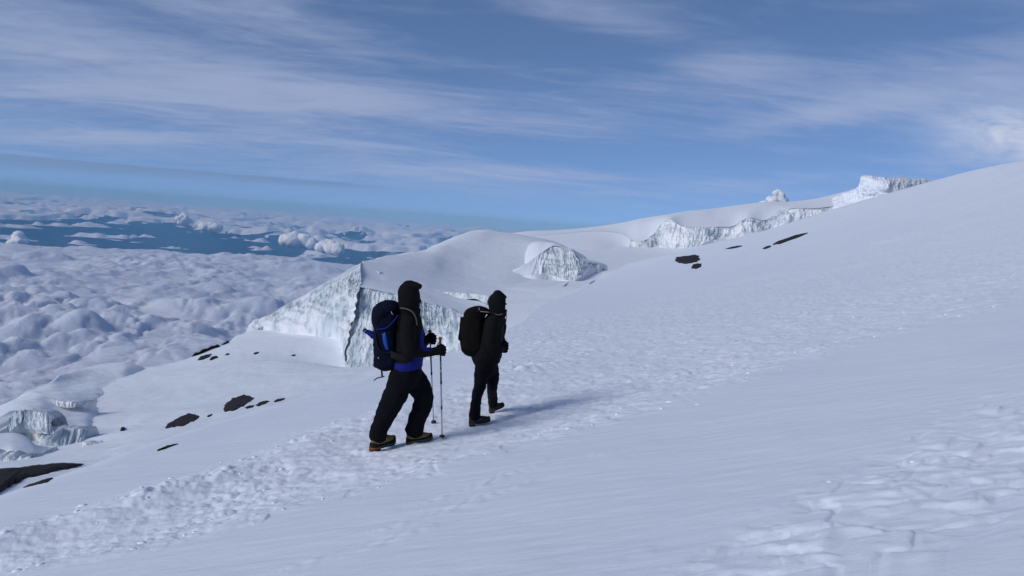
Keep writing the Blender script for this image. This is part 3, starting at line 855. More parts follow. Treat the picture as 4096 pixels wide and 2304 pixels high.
rock([(1094, 1606), (1108, 1597), (1138, 1592), (1140, 1597), (1120, 1605), (1100, 1610)], 'farthest right of three slim rocks right of the largest basin outcrop', 7.0, 0.05, BASIN_BVH)
rock([(828, 1667), (838, 1660), (848, 1659), (842, 1665), (832, 1669)], 'pebble-sized dark stone between the two big basin outcrops', 8.0, 0.08, BASIN_BVH)
rock([(481, 1724), (484, 1713), (498, 1711), (500, 1719), (494, 1724)], 'single small square stone on the snow right of the stepped glacier', 9.0, 0.14, BASIN_BVH)
rock([(790, 1442), (800, 1428), (825, 1420), (848, 1416), (838, 1428), (812, 1440)], 'dark rock near the basin rim, left one of a touching pair', 10.0, 0.16, BASIN_BVH)
rock([(838, 1440), (846, 1428), (866, 1424), (874, 1430), (858, 1436), (844, 1442)], 'dark rock near the basin rim, right one of a touching pair', 11.0, 0.14, BASIN_BVH)
rock([(900, 1421), (908, 1417), (918, 1416), (912, 1421)], 'tiny dark stone right of the rock pair at the basin rim', 12.0, 0.15, BASIN_BVH)
rock([(1014, 1416), (1022, 1411), (1036, 1410), (1030, 1415), (1018, 1419)], 'tiny dark stones midway across the basin below the cliff', 13.0, 0.15, BASIN_BVH)
rock([(1165, 1424), (1172, 1421), (1182, 1421), (1176, 1425)], 'tiny dark stone left of the front cliff foot', 14.0, 0.15, BASIN_BVH)
rock([(768, 1420), (795, 1402), (830, 1384), (868, 1362), (872, 1366), (838, 1390), (800, 1412), (775, 1424)], 'long dark rock line along the basin skyline above the clouds', 15.0, 0.5, BASIN_BVH)
rock([(878, 1360), (890, 1350), (904, 1346), (898, 1354), (884, 1362)], 'short dark rock at the upper end of the basin skyline', 16.0, 0.4, BASIN_BVH)
rock([(627, 1803), (650, 1793), (680, 1783), (710, 1777), (690, 1785), (655, 1798), (632, 1806)], 'thin dark rock sliver on the near slope below the basin outcrops', 17.0, 0.02, SLOPE_BVH)
rock([(2698, 1044), (2705, 1030), (2740, 1024), (2775, 1020), (2795, 1024), (2800, 1036), (2785, 1048), (2745, 1055), (2715, 1052)], 'bigger of two dark rocks on the slope below the far cliff', 18.0, 0.12, SLOPE_BVH)
rock([(2765, 1074), (2770, 1060), (2790, 1054), (2805, 1056), (2804, 1068), (2785, 1076)], 'smaller lower one of two dark rocks on the slope below the far cliff', 19.0, 0.1, SLOPE_BVH)
rock([(2902, 996), (2925, 990), (2950, 985), (2972, 984), (2945, 992), (2920, 996)], 'thin flat dark rock right of the two rocks below the far cliff', 20.0, 0.12, SLOPE_BVH)
rock([(3092, 980), (3110, 966), (3150, 955), (3190, 940), (3230, 933), (3205, 946), (3160, 962), (3120, 976)], 'long dark rock streak on the upper slope below the ridge', 21.0, 0.12, SLOPE_BVH)
rock([(3050, 995), (3065, 988), (3085, 984), (3080, 990), (3060, 997)], 'short dark rock at the lower end of the long streak', 22.0, 0.1, SLOPE_BVH)
rock([(2345, 1114), (2355, 1109), (2372, 1106), (2362, 1112)], 'tiny dark rock on the snow under the short broken cliff', 23.0, 0.15, SLOPE_BVH)

# ------------------------------------------------------------------ lowland far below, sea of clouds, far cumulus
M_PLAIN = pmat('lowland', (0.035, 0.055, 0.045), 0.9, 0.1, vary=(0.0002, 0.5))
EARTH = 60000000.0                      # the ground and the clouds curve away a little
gx, gy = np.meshgrid(np.linspace(-185000, 185000, 90), np.linspace(-40000, 185000, 70))
me = mesh_np('lowland_plain', np.stack([gx, gy, -4000 - (gx ** 2 + gy ** 2) / (2 * EARTH)], -1), grid_quads(*gx.shape))
tag(link('lowland_plain', me, M_PLAIN), kind='structure')

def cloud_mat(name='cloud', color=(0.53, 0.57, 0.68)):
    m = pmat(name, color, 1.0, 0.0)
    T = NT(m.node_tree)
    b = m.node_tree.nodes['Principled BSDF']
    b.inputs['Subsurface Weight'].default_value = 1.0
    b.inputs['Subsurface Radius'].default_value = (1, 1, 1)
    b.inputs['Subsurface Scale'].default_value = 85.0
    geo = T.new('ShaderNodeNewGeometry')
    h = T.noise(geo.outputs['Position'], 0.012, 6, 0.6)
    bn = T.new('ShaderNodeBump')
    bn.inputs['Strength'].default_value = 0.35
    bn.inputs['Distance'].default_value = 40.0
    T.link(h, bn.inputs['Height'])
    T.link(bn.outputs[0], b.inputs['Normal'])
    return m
M_CLOUD_SHADED = cloud_mat()  # deck colour darkened and blued to carry the shade of the cirrus above
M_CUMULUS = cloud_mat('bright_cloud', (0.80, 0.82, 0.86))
DECK = -1320.0
def billow(x, y, s):
    """piled half balls of several sizes, s = size of the main puffs in metres"""
    wx = x + 0.25 * s * noise2(x / s * 1.3, y / s * 1.3); wy = y + 0.25 * s * noise2(x / s * 1.3 + 31, y / s * 1.3 + 7)
    a = caps2(wx / s, wy / s, 1, 0.35, 1.0, 1.0, 6.0)
    b = caps2(wx / s * 2.1 + 5, wy / s * 2.1, 13, 0.35, 1.0, 1.0, 6.0)
    c = caps2(wx / s * 4.6 + 9, wy / s * 4.6 + 2, 29, 0.3, 0.95, 1.0, 5.0)
    d = caps2(wx / s * 10 + 3, wy / s * 10 + 2, 41, 0.3, 0.9)
    return s * (0.48 * a + 0.26 * b + 0.11 * c + 0.035 * d)
q = np.linspace(-0.98, 0.30, 520)
rr = np.exp(np.linspace(np.log(4200), np.log(170000), 780))
Q, Yc = np.meshgrid(q, rr)
Xc = Q * Yc
Rr = np.hypot(Xc, Yc)
# where the cloud cover breaks
pxq = Q * F + 2048
edge1 = np.interp(pxq, [-1500, 0, 300, 700, 1300, 1900, 3000], [17e3, 18.0e3, 19.0e3, 19.8e3, 21e3, 23e3, 26e3])
edge2 = np.interp(pxq, [-1500, 0, 300, 700, 1000, 1300, 1900, 3000], [33e3, 36e3, 43e3, 42e3, 38e3, 34e3, 33e3, 36e3])
edge1 = edge1 + 900 * fbm2(Xc / 6000, Yc / 6000, 3)
edge2 = edge2 + 2600 * fbm2(Xc / 7000 + 9, Yc / 7000, 3)
m1 = (edge1 - Yc) / 900
brk = fbm2(Xc / 7000 + 3, Yc / 9000, 5, 0.62)
m2 = np.minimum((Yc - edge2) / 1500, 0.9) + 3.0 * (brk - 0.10) + 1.2 * sstep(55000, 110000, Yc) - 0.60
gap = (Yc > edge1) & (Yc < edge2)
m3 = 3.5 * (fbm2(Xc / 2400 + 70, Yc / 2800, 4, 0.6) - 0.60)            # stray scraps in the gap
mask = np.where(Yc <= (edge1 + edge2) / 2, np.maximum(m1, m3), np.maximum(m2, m3))
mk = np.clip(mask, 0, 1)
bm_ = sstep(-0.25, 0.35, fbm2(Xc / 1700 + 50, Yc / 1700, 2))
s1 = np.maximum(1.05 * billow(Xc, Yc, 350.0), (0.25 + 0.65 * bm_) * billow(Xc + 333, Yc + 77, 720.0)); s2 = billow(Xc, Yc, 760.0)
mixf = sstep(16000, 45000, Yc)
near_ = np.interp(Yc, [5000, 8500, 12000, 16000, 20000], [0.92, 0.82, 0.60, 0.40, 0.30])
Zc = DECK + (s1 * near_ * (1 - mixf) + 0.42 * s2 * mixf) * (0.55 + 0.55 * fbm2(Xc / 2500 + 4, Yc / 2500, 3)).clip(0.15, 1.5)
Zc += 0.42 * billow(Xc + 900, Yc, 210.0) * sstep(-0.3, 0.4, fbm2(Xc / 2200 + 8, Yc / 1800, 3)) * sstep(8500, 14000, Yc) * (1 - sstep(24000, 34000, Yc))
Zc += 130 * fbm2(Xc / 2600, Yc / 2600, 3) * near_
Zc += 260 * sstep(0.2, 0.8, fbm2(Xc / 7000 + 20, Yc / 9000, 4)) * mixf
Zc -= Rr ** 2 / (2 * EARTH)
drop_ = Rr ** 2 / (2 * EARTH)
scrap = (m3 > np.where(Yc <= (edge1 + edge2) / 2, m1, m2))
Zc = np.where(scrap, DECK - 150 - drop_ + ((Zc - DECK + drop_) * 0.5 + 60) * sstep(0, 1.0, mk), Zc)
Zc -= np.where(scrap, 0, 220) * (1 - sstep(0, 1, mk)) ** 2
ok = mask > 0
co = np.stack([Xc, Yc, Zc], -1).reshape(-1, 3)
qd = grid_quads(*Xc.shape)
keep = ok.ravel()[qd].any(1)
qd = qd[keep]
used = np.unique(qd)
re = np.zeros(len(co), np.int64); re[used] = np.arange(len(used))
tag(link('cloud_sea', mesh_np('cloud_sea', co[used], re[qd]), M_CLOUD_SHADED), 'sea of white billowing clouds far below the snow slopes', 'clouds', kind='stuff')

def remesh_of(me, voxel, smooth=4, sfac=0.5):
    o = bpy.data.objects.new('tmp', me)
    COL.objects.link(o)
    r = o.modifiers.new('r', 'REMESH'); r.mode = 'VOXEL'; r.voxel_size = voxel; r.use_smooth_shade = True
    if smooth:
        sm = o.modifiers.new('s', 'SMOOTH'); sm.iterations = smooth; sm.factor = sfac
    out = bpy.data.meshes.new_from_object(o.evaluated_get(bpy.context.evaluated_depsgraph_get()))
    bpy.data.objects.remove(o); bpy.data.meshes.remove(me)
    return out
def me_co(me):
    a = np.empty(len(me.vertices) * 3, np.float32); me.vertices.foreach_get('co', a)
    return a.reshape(-1, 3).astype(float)
def me_no(me):
    a = np.empty(len(me.vertices) * 3, np.float32); me.vertices.foreach_get('normal', a)
    return a.reshape(-1, 3).astype(float)
def set_co(me, co):
    me.vertices.foreach_set('co', np.ascontiguousarray(co, np.float32).ravel()); me.update()
def cumulus(c, w, h, seed, label, lean=0.0):
    rnd = random.Random(seed)
    bm = bmesh.new()
    for k in range(26):
        t = rnd.random() ** 0.9
        rad = (0.42 - 0.22 * t) * rnd.uniform(0.75, 1.1)
        spread = 0.72 * (1 - t) ** 0.7
        x = rnd.uniform(-spread, spread) + lean * t; y = rnd.uniform(-spread, spread) * 0.7
        M = Matrix.Translation((x, y, 0.05 + t * (h / w) * 1.3)) @ Matrix.Diagonal((rad, rad, rad * 0.8, 1))
        bmesh.ops.create_icosphere(bm, subdivisions=3, radius=1, matrix=M)
    me = bpy.data.meshes.new('cumulus_cloud'); bm.to_mesh(me); bm.free()
    me = remesh_of(me, 0.030, 10)
    co = me_co(me); no = me_no(me)
    co = co + no * (0.06 * fbm3(co * 3.0 + seed, 4))[:, None]
    set_co(me, co * w * 0.5)
    me.name = 'cumulus_cloud'
    o = link('cumulus_cloud', me, M_CUMULUS)
    o.location = c
    return tag(o, label, 'cloud', 'cumulus standing out of the cloud sea')
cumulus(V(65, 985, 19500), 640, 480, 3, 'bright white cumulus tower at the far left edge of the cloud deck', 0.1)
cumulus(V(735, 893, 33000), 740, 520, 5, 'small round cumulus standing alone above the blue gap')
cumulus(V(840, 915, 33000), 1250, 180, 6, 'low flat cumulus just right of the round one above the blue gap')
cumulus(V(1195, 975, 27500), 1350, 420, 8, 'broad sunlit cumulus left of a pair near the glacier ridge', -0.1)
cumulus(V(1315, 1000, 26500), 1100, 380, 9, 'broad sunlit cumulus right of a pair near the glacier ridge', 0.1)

# a scrap of cloud rising behind the far ridge
o = cumulus(V(3092, 842, 13000), 520, 430, 21, 'small puff of cloud rising behind the far snow ridge', 0.25)
del o['group']

# the blue air between here and the far clouds
HAZE_TOP = 235.0
bm = bmesh.new()
bmesh.ops.create_cube(bm, size=1.0)
me = bpy.data.meshes.new('haze'); bm.to_mesh(me); bm.free()
hz = link('haze', me, None, None, False)
HAZE_LOW = -4100 - (185000 ** 2 + 185000 ** 2) / (2 * EARTH)
hz.scale = (371000, 226000, HAZE_TOP - HAZE_LOW)
hz.location = (0, 72500, (HAZE_TOP + HAZE_LOW) / 2)
m = bpy.data.materials.new('haze_air'); m.use_nodes = True
m.node_tree.nodes.clear()
T = NT(m.node_tree)
v = T.new('ShaderNodeVolumePrincipled')
v.inputs['Color'].default_value = (0.24, 0.57, 1.0, 1)
v.inputs['Density'].default_value = 1.7e-5
v.inputs['Absorption Color'].default_value = (0.48, 0.48, 0.48, 1)
v.inputs['Anisotropy'].default_value = -0.25
ou = T.new('ShaderNodeOutputMaterial')
T.link(v.outputs[0], ou.inputs['Volume'])
me.materials.append(m)
tag(hz, kind='stuff')

# ------------------------------------------------------------------ the two climbers
M_BLACK = pmat('black_shell_fabric', (0.0055, 0.0055, 0.0065), 0.9, 0.15, bump=(60, 0.25, 0.004))
M_TROUS = pmat('black_trouser_fabric', (0.004, 0.0045, 0.007), 0.9, 0.12, bump=(45, 0.3, 0.005))
M_BLUE = pmat('royal_blue_fabric', (0.005, 0.010, 0.15), 0.85, 0.25, bump=(50, 0.25, 0.004))
M_NAVY = pmat('navy_pack_fabric', (0.004, 0.006, 0.017), 0.9, 0.1, bump=(60, 0.3, 0.004), vary=(8, 0.3))
M_PBLUE = pmat('blue_pack_fabric', (0.010, 0.065, 0.34), 0.7, 0.3, bump=(60, 0.2, 0.003))
M_BROWN = pmat('dark_brown_pack_fabric', (0.006, 0.0045, 0.0045), 0.9, 0.12, bump=(50, 0.3, 0.004), vary=(7, 0.3))
M_GLOVE = pmat('black_glove', (0.004, 0.004, 0.005), 0.85, 0.12, bump=(70, 0.3, 0.003))
M_SKIN = pmat('shaded_face', (0.012, 0.009, 0.008), 0.8, 0.15)  # near-black skin: the shade inside the hood is put into its colour
M_TAN = pmat('tan_suede', (0.20, 0.14, 0.055), 0.85, 0.2, bump=(90, 0.3, 0.002), vary=(30, 0.25))
M_RUBBER = pmat('black_rubber', (0.012, 0.012, 0.013), 0.8, 0.15)
M_RED = pmat('red_sole', (0.13, 0.016, 0.013), 0.75, 0.3)
M_YEL = pmat('orange_sole', (0.18, 0.09, 0.02), 0.75, 0.3)
M_GREEN = pmat('green_sole', (0.03, 0.11, 0.09), 0.6, 0.3)
M_BOOTB = pmat('brown_leather', (0.032, 0.022, 0.019), 0.8, 0.25, bump=(80, 0.3, 0.002), vary=(25, 0.35))
M_BOOTG = pmat('grey_suede', (0.07, 0.052, 0.048), 0.85, 0.2, vary=(30, 0.2))
M_STRAP = pmat('grey_webbing', (0.10, 0.085, 0.075), 0.8, 0.2)
M_WEB = pmat('black_webbing', (0.010, 0.010, 0.012), 0.8, 0.2)
M_CORD = pmat('tan_cord', (0.26, 0.19, 0.15), 0.8, 0.2)
M_ALU = pmat('grey_aluminium', (0.36, 0.38, 0.42), 0.35, 0.5, 0.8)
M_PBLK = pmat('black_pole_paint', (0.012, 0.012, 0.014), 0.4, 0.4)
M_CORK = pmat('red_brown_grip', (0.20, 0.055, 0.035), 0.7, 0.25)
M_MARK = pmat('pale_print', (0.35, 0.36, 0.40), 0.7, 0.2)

def tube_bm(bm, pts, n=20, axis=(0, 1, 0), power=2.0):
    """closed tube; pts = (centre, half width seen from the side, half width across)"""
    ax = Vector(axis)
    C = [Vector(p[0]) for p in pts]
    rings = []
    N = len(C)
    for i in range(N):
        t = (C[min(i + 1, N - 1)] - C[max(i - 1, 0)]).normalized()
        a = t.cross(ax)
        if a.length < 1e-4:
            a = t.cross(Vector((1, 0, 0)))
        a.normalize()
        b = t.cross(a).normalized()
        rings.append((C[i], a, b, pts[i][1], pts[i][2], t))
    seq = []
    c, a, b, ra, rb, t = rings[0]
    e = min(ra, rb)
    seq.append((c - t * e * 0.55, a, b, ra * 0.45, rb * 0.45)); seq.append((c - t * e * 0.3, a, b, ra * 0.8, rb * 0.8))
    for c, a, b, ra, rb, t in rings:
        seq.append((c, a, b, ra, rb))
    e = min(ra, rb)
    seq.append((c + t * e * 0.3, a, b, ra * 0.8, rb * 0.8)); seq.append((c + t * e * 0.55, a, b, ra * 0.45, rb * 0.45))
    vr = []
    for c, a, b, ra, rb in seq:
        v = []
        for k in range(n):
            w = 2 * math.pi * k / n
            cx, cy = math.cos(w), math.sin(w)
            if power != 2.0:
                cx = math.copysign(abs(cx) ** (2 / power), cx); cy = math.copysign(abs(cy) ** (2 / power), cy)
            v.append(bm.verts.new(c + a * (ra * cx) + b * (rb * cy)))
        vr.append(v)
    for v0, v1 in zip(vr, vr[1:]):
        for k in range(n):
            bm.faces.new((v0[k], v0[(k + 1) % n], v1[(k + 1) % n], v1[k]))
    bm.faces.new(vr[0][::-1]); bm.faces.new(vr[-1])
def fill_curve(pts, m=4):
    """refine a list of (centre, ra, rb) smoothly"""
    arr = np.array([[*p[0], p[1], p[2]] for p in pts], float)
    arr = crom(arr, (len(pts) - 1) * m + 1)
    return [(Vector(a[:3]), max(a[3], 0.002), max(a[4], 0.002)) for a in arr]
def cloth(name, tubes, mat, parent, voxel=0.012, smooth=5, fold=0.006, fsc=(9, 9, 9), seed=0.0, zones=None, power=2.0):
    bm = bmesh.new()
    for t in tubes:
        tube_bm(bm, fill_curve(t), power=power)
    bmesh.ops.recalc_face_normals(bm, faces=bm.faces)
    me = bpy.data.meshes.new(name); bm.to_mesh(me); bm.free()
    me = remesh_of(me, voxel, smooth)
    if fold:
        co = me_co(me); no = me_no(me)
        p = co * np.array(fsc) + seed
        d = fold * (1.6 * (0.35 - np.abs(noise3(p + 0.8 * noise3(p * 0.5)[:, None]))) + 0.5 * noise3(p * 2.1))
        set_co(me, co + no * d[:, None])
    me.name = name
    me.materials.clear()
    mats = [mat]
    o = link(name, me, mat, parent)
    if zones:
        cen = np.empty(len(me.polygons) * 3, np.float32); me.polygons.foreach_get('center', cen); cen = cen.reshape(-1, 3).astype(float)
        X, Y = to_px(cen)
        idx = np.zeros(len(me.polygons), np.int32)
        for k, (zm, poly, test) in enumerate(zones):
            me.materials.append(zm)
            idx[inpoly(X, Y, poly) & test(cen)] = k + 1
        me.polygons.foreach_set('material_index', idx)
    return o
def inpoly(x, y, poly):
    r = np.zeros(x.shape, bool)
    n = len(poly)
    for i in range(n):
        x1, y1 = poly[i]; x2, y2 = poly[(i + 1) % n]
        c = ((y1 > y) != (y2 > y)) & (x < (x2 - x1) * (y - y1) / (y2 - y1 + 1e-9) + x1)
        r ^= c
    return r
def part(name, bm, mat, parent, smooth=True):
    bmesh.ops.recalc_face_normals(bm, faces=bm.faces)
    me = bpy.data.meshes.new(name); bm.to_mesh(me); bm.free()
    return link(name, me, mat, parent, smooth)
def wire(name, pts, r, mat, parent, n=8, m=4, flat=1.0):
    bm = bmesh.new()
    tube_bm(bm, fill_curve([(p, r, r * flat) for p in pts], m), n)
    return part(name, bm, mat, parent)
def boxpart(name, c, size, rot, mat, parent, bev=0.004):
    bm = bmesh.new()
    M = Matrix.Translation(c) @ Euler(rot).to_matrix().to_4x4() @ Matrix.Diagonal((*size, 1))
    bmesh.ops.create_cube(bm, size=1.0, matrix=M)
    bmesh.ops.bevel(bm, geom=bm.edges[:], offset=bev, segments=2, affect='EDGES')
    return part(name, bm, mat, parent)

class Fig:
    def __init__(s, Y):
        s.Y = Y
    def p(s, px, py, dd=0.0):
        return V(px, py, s.Y + dd)
    def c(s, px, py, dd, r, rb=None):
        k = (s.Y + dd) / F
        return (s.p(px, py, dd), r * k, (rb if rb is not None else r * k))

def boot(parent, heel, toe, kind, L=0.30, tilt=0.0, lace=True):
    """a lace-up mountain boot in its own frame: heel at 0, toe along +X, then laid from heel to toe"""
    heel, toe = Vector(heel), Vector(toe)
    d = (toe - heel).normalized()
    side = d.cross(Vector((0, 0, 1))).normalized()
    upv = side.cross(d).normalized()
    k = (toe - heel).length / 0.30
    M = Matrix((( d.x, -side.x, upv.x, heel.x), (d.y, -side.y, upv.y, heel.y), (d.z, -side.z, upv.z, heel.z), (0, 0, 0, 1))) @ Matrix.Diagonal((k, k, k, 1))
    bt = bpy.data.objects.new('boot', None)      # replaced below by the upper itself
    outline = [(0.0, 0.0), (0.004, 0.024), (0.03, 0.038), (0.08, 0.038), (0.13, 0.036), (0.19, 0.046), (0.235, 0.05), (0.275, 0.040), (0.298, 0.020), (0.303, 0.0)]
    ring = outline + [(x, -y) for x, y in outline[-2:0:-1]]
    def slab(name, z0, z1, x0, x1, mat, grow=1.0, rocker=True):
        bm = bmesh.new()
        lo_, hi_ = [], []
        for x, y in ring:
            xx = min(max(x, x0), x1)
            if xx != x:
                # clip to a band of the sole
                y = np.interp(xx, [p[0] for p in outline], [p[1] for p in outline]) * (1 if y >= 0 else -1)
            cx = 0.15 + (xx - 0.15) * grow
            rk = 0.012 * max((xx - 0.2) / 0.1, 0) ** 2 if rocker else 0
            lo_.append(bm.verts.new(M @ Vector((cx, y * grow, z0 + rk)))); hi_.append(bm.verts.new(M @ Vector((cx, y * grow, z1 + rk))))
        n = len(lo_)
        for i in range(n):
            bm.faces.new((lo_[i], lo_[(i + 1) % n], hi_[(i + 1) % n], hi_[i]))
        bm.faces.new(lo_[::-1]); bm.faces.new(hi_)
        bmesh.ops.remove_doubles(bm, verts=bm.verts, dist=1e-5)
        return bm
    T = lambda x, y, z: M @ Vector((x, y, z))
    tubes = [
        [(T(0.045, 0, 0.055), 0.042 * k, 0.034 * k), (T(0.10, 0, 0.066), 0.050 * k, 0.036 * k), (T(0.17, 0, 0.064), 0.044 * k, 0.040 * k), (T(0.225, 0, 0.058), 0.034 * k, 0.042 * k), (T(0.268, 0, 0.056), 0.024 * k, 0.030 * k)],
        [(T(0.062, 0, 0.06), 0.056 * k, 0.036 * k), (T(0.068, 0, 0.11), 0.052 * k, 0.040 * k), (T(0.060, 0, 0.135), 0.050 * k, 0.040 * k)]]
    um = M_TAN if kind == 'tan' else M_BOOTB
    axis = tuple(side)
    bm = bmesh.new()
    for t in tubes:
        tube_bm(bm, fill_curve(t), 18, axis)
    bmesh.ops.recalc_face_normals(bm, faces=bm.faces)
    me = bpy.data.meshes.new('boot'); bm.to_mesh(me); bm.free()
    me = remesh_of(me, 0.008, 3)
    me.materials.clear(); me.name = 'boot'
    b = link('boot', me, um, parent)
    if kind == 'grey_panel':
        me.materials.append(M_BOOTG)
        cen = np.empty(len(me.polygons) * 3, np.float32); me.polygons.foreach_get('center', cen)
        loc = (np.array(M.inverted()) @ np.concatenate([cen.reshape(-1, 3), np.ones((len(me.polygons), 1))], 1).T).T
        idx = ((loc[:, 2] > 0.05) & (loc[:, 2] < 0.10) & (loc[:, 0] > 0.05) & (loc[:, 0] < 0.185) & (loc[:, 2] < 0.125 - 0.3 * loc[:, 0])).astype(np.int32)
        me.polygons.foreach_set('material_index', idx)
    # rubber rand: a band hugging the lower upper, higher over toe and heel
    bm = bmesh.new()
    prof = []
    for x, y in ring:
        hgt = 0.014 + 0.016 * (max(0, (x - 0.19) / 0.11)) ** 1.2 + 0.022 * max(0, (0.05 - x) / 0.05)
        rk = 0.012 * max((x - 0.2) / 0.1, 0) ** 2
        prof.append((bm.verts.new(T(x, y * 1.0, 0.022 + rk)), bm.verts.new(T(0.15 + (x - 0.15) * 0.985, y * 0.97, 0.030 + hgt * 0.7 + rk)), bm.verts.new(T(0.15 + (x - 0.15) * 0.93, y * 0.84, 0.034 + hgt + rk)),
                     bm.verts.new(T(0.15 + (x - 0.15) * 0.6, y * 0.4, 0.034 + hgt * 0.9 + rk))))
    n = len(prof)
    for i in range(n):
        for j in range(3):
            bm.faces.new((prof[i][j], prof[(i + 1) % n][j], prof[(i + 1) % n][j + 1], prof[i][j + 1]))
    part('rand', bm, M_RUBBER if kind == 'tan' else M_BOOTB, b)
    part('midsole', slab('midsole', 0.012, 0.024, 0.0, 0.31, None), M_GREEN if kind == 'tan' else M_RUBBER, b)
    part('outsole', slab('outsole', 0.002, 0.012, 0.10, 0.31, None), M_RUBBER, b)
    part('heel_wedge', slab('heel_wedge', 0.010, 0.0245, -0.01, 0.095, None, 1.02), M_YEL if kind == 'tan' else M_BOOTG, b)
    part('heel', slab('heel', -0.010, 0.010, -0.01, 0.088, None, 1.01), M_RED if kind == 'tan' else M_RUBBER, b)
    for i in range(4):
        x = 0.125 + 0.024 * i; z = 0.122 - 0.009 * i
        wire('lace', [T(x, -0.030, z - 0.014), T(x + 0.006, 0, z), T(x, 0.030, z - 0.014)], 0.0035 * k, M_WEB, b, 6, 3)
    if not lace:
        pass
    return b
def ground_at(px, py):
    return on_slope(px, py)[0]

# ---------------- climber with poles
fr1, fr2 = ground_at(1526, 1800), ground_at(1680, 1772)
Y1 = (fr1.y + fr2.y) / 2
A = Fig(Y1)
BT = [(ground_at(1483, 1806) + Vector((0, 0, 0.012)), ground_at(1574, 1782) + Vector((0.01, 0, 0.030))), (ground_at(1624, 1779) + Vector((0, 0, 0.012)), ground_at(1731, 1761) + Vector((0.0, 0, 0.010)))]
dn, df = (h_.y + (t_ - h_).y * 0.25 - Y1 for h_, t_ in BT)     # depth of the near (rear) and far (leading) foot
hip_n, hip_f = -0.09, 0.09
c1 = empty('person', ground_at(1600, 1785))
tag(c1, 'person in black hood with blue jacket hem climbing with two trekking poles', 'person')
S = A.c
near_leg = [S(1606, 1500, hip_n, 48, .115), S(1590, 1560, hip_n, 50, .12), S(1563, 1616, hip_n * .7 + dn * .3, 46, .11), S(1536, 1674, dn * .7, 39, .10), S(1517, 1715, dn, 35, .095), S(1511, 1750, dn, 36, .095)]
far_leg = [S(1646, 1500, hip_f, 48, .115), S(1675, 1545, hip_f, 48, .115), S(1696, 1590, hip_f, 38, .105), S(1686, 1632, (hip_f + df) / 2, 38, .10), S(1668, 1678, df, 36, .095), S(1655, 1728, df, 37, .095)]
pelvis = [S(1628, 1462, 0, 58, .19), S(1626, 1500, 0, 60, .195), S(1624, 1530, 0, 52, .18)]
cloth('trousers', [near_leg, far_leg, pelvis], M_TROUS, c1, 0.013, 5, 0.010, (7, 7, 11), 3.0)
torso = [S(1642, 1246, 0, 34, .11), S(1640, 1268, 0, 44, .19), S(1638, 1300, 0, 52, .215), S(1638, 1350, 0, 57, .21), S(1636, 1400, 0, 59, .20), S(1632, 1440, 0, 60, .20), S(1629, 1462, 0, 60, .205), S(1629, 1470, 0, 59, .205)]
arm_n = [S(1634, 1280, -.17, 30, .075), S(1632, 1330, -.22, 31, .08), S(1636, 1385, -.24, 31, .078), S(1652, 1408, -.23, 27, .07), S(1690, 1408, -.19, 23, .06), S(1722, 1407, -.15, 17, .048)]
arm_f = [S(1654, 1280, .17, 30, .075), S(1668, 1330, .23, 30, .075), S(1682, 1375, .26, 26, .068), S(1694, 1370, .25, 20, .055), S(1704, 1362, .23, 17, .048)]
hem = [(1540, 1453), (1575, 1452), (1612, 1456), (1648, 1448), (1662, 1432), (1720, 1428), (1720, 1520), (1540, 1520)]
chest = [(1682, 1330), (1690, 1314), (1705, 1320), (1705, 1388), (1678, 1388)]
stripe = [(1676, 1378), (1700, 1384), (1728, 1398), (1728, 1409), (1700, 1400), (1676, 1390)]
yes = lambda c: np.ones(len(c), bool)
cloth('jacket', [torso, arm_n, arm_f], M_BLACK, c1, 0.012, 4, 0.008, (8, 8, 10), 1.0,
      [(M_BLUE, hem, yes), (M_BLUE, chest, lambda c: c[:, 1] > Y1 - 0.13), (M_BLUE, stripe, lambda c: c[:, 1] < Y1 - 0.05)])
# body: one figure, mostly hidden by the clothes
def body(parent, chains, head, mat=M_SKIN):
    bm = bmesh.new()
    for t in chains:
        tube_bm(bm, fill_curve([(p, a * 0.72, b_ * 0.72) for p, a, b_ in t]))
    for t in head:
        tube_bm(bm, fill_curve(t))
    bmesh.ops.recalc_face_normals(bm, faces=bm.faces)
    me = bpy.data.meshes.new('body'); bm.to_mesh(me); bm.free()
    me = remesh_of(me, 0.012, 2)
    me.materials.clear(); me.name = 'body'
    return link('body', me, mat, parent)
head1 = [[S(1648, 1275, 0, 18, .055), S(1650, 1240, 0, 19, .06), S(1650, 1215, 0, 30, .075), S(1648, 1180, 0, 33, .08), S(1645, 1150, 0, 26, .065)],
         [S(1668, 1200, 0, 10, .03), S(1681, 1204, 0, 6, .014), S(1686, 1207, 0, 4, .010)],          # nose
         [S(1664, 1222, 0, 12, .035), S(1676, 1226, 0, 7, .022)]]                                     # mouth and chin
body(c1, [torso, near_leg, far_leg, arm_n, arm_f], head1)
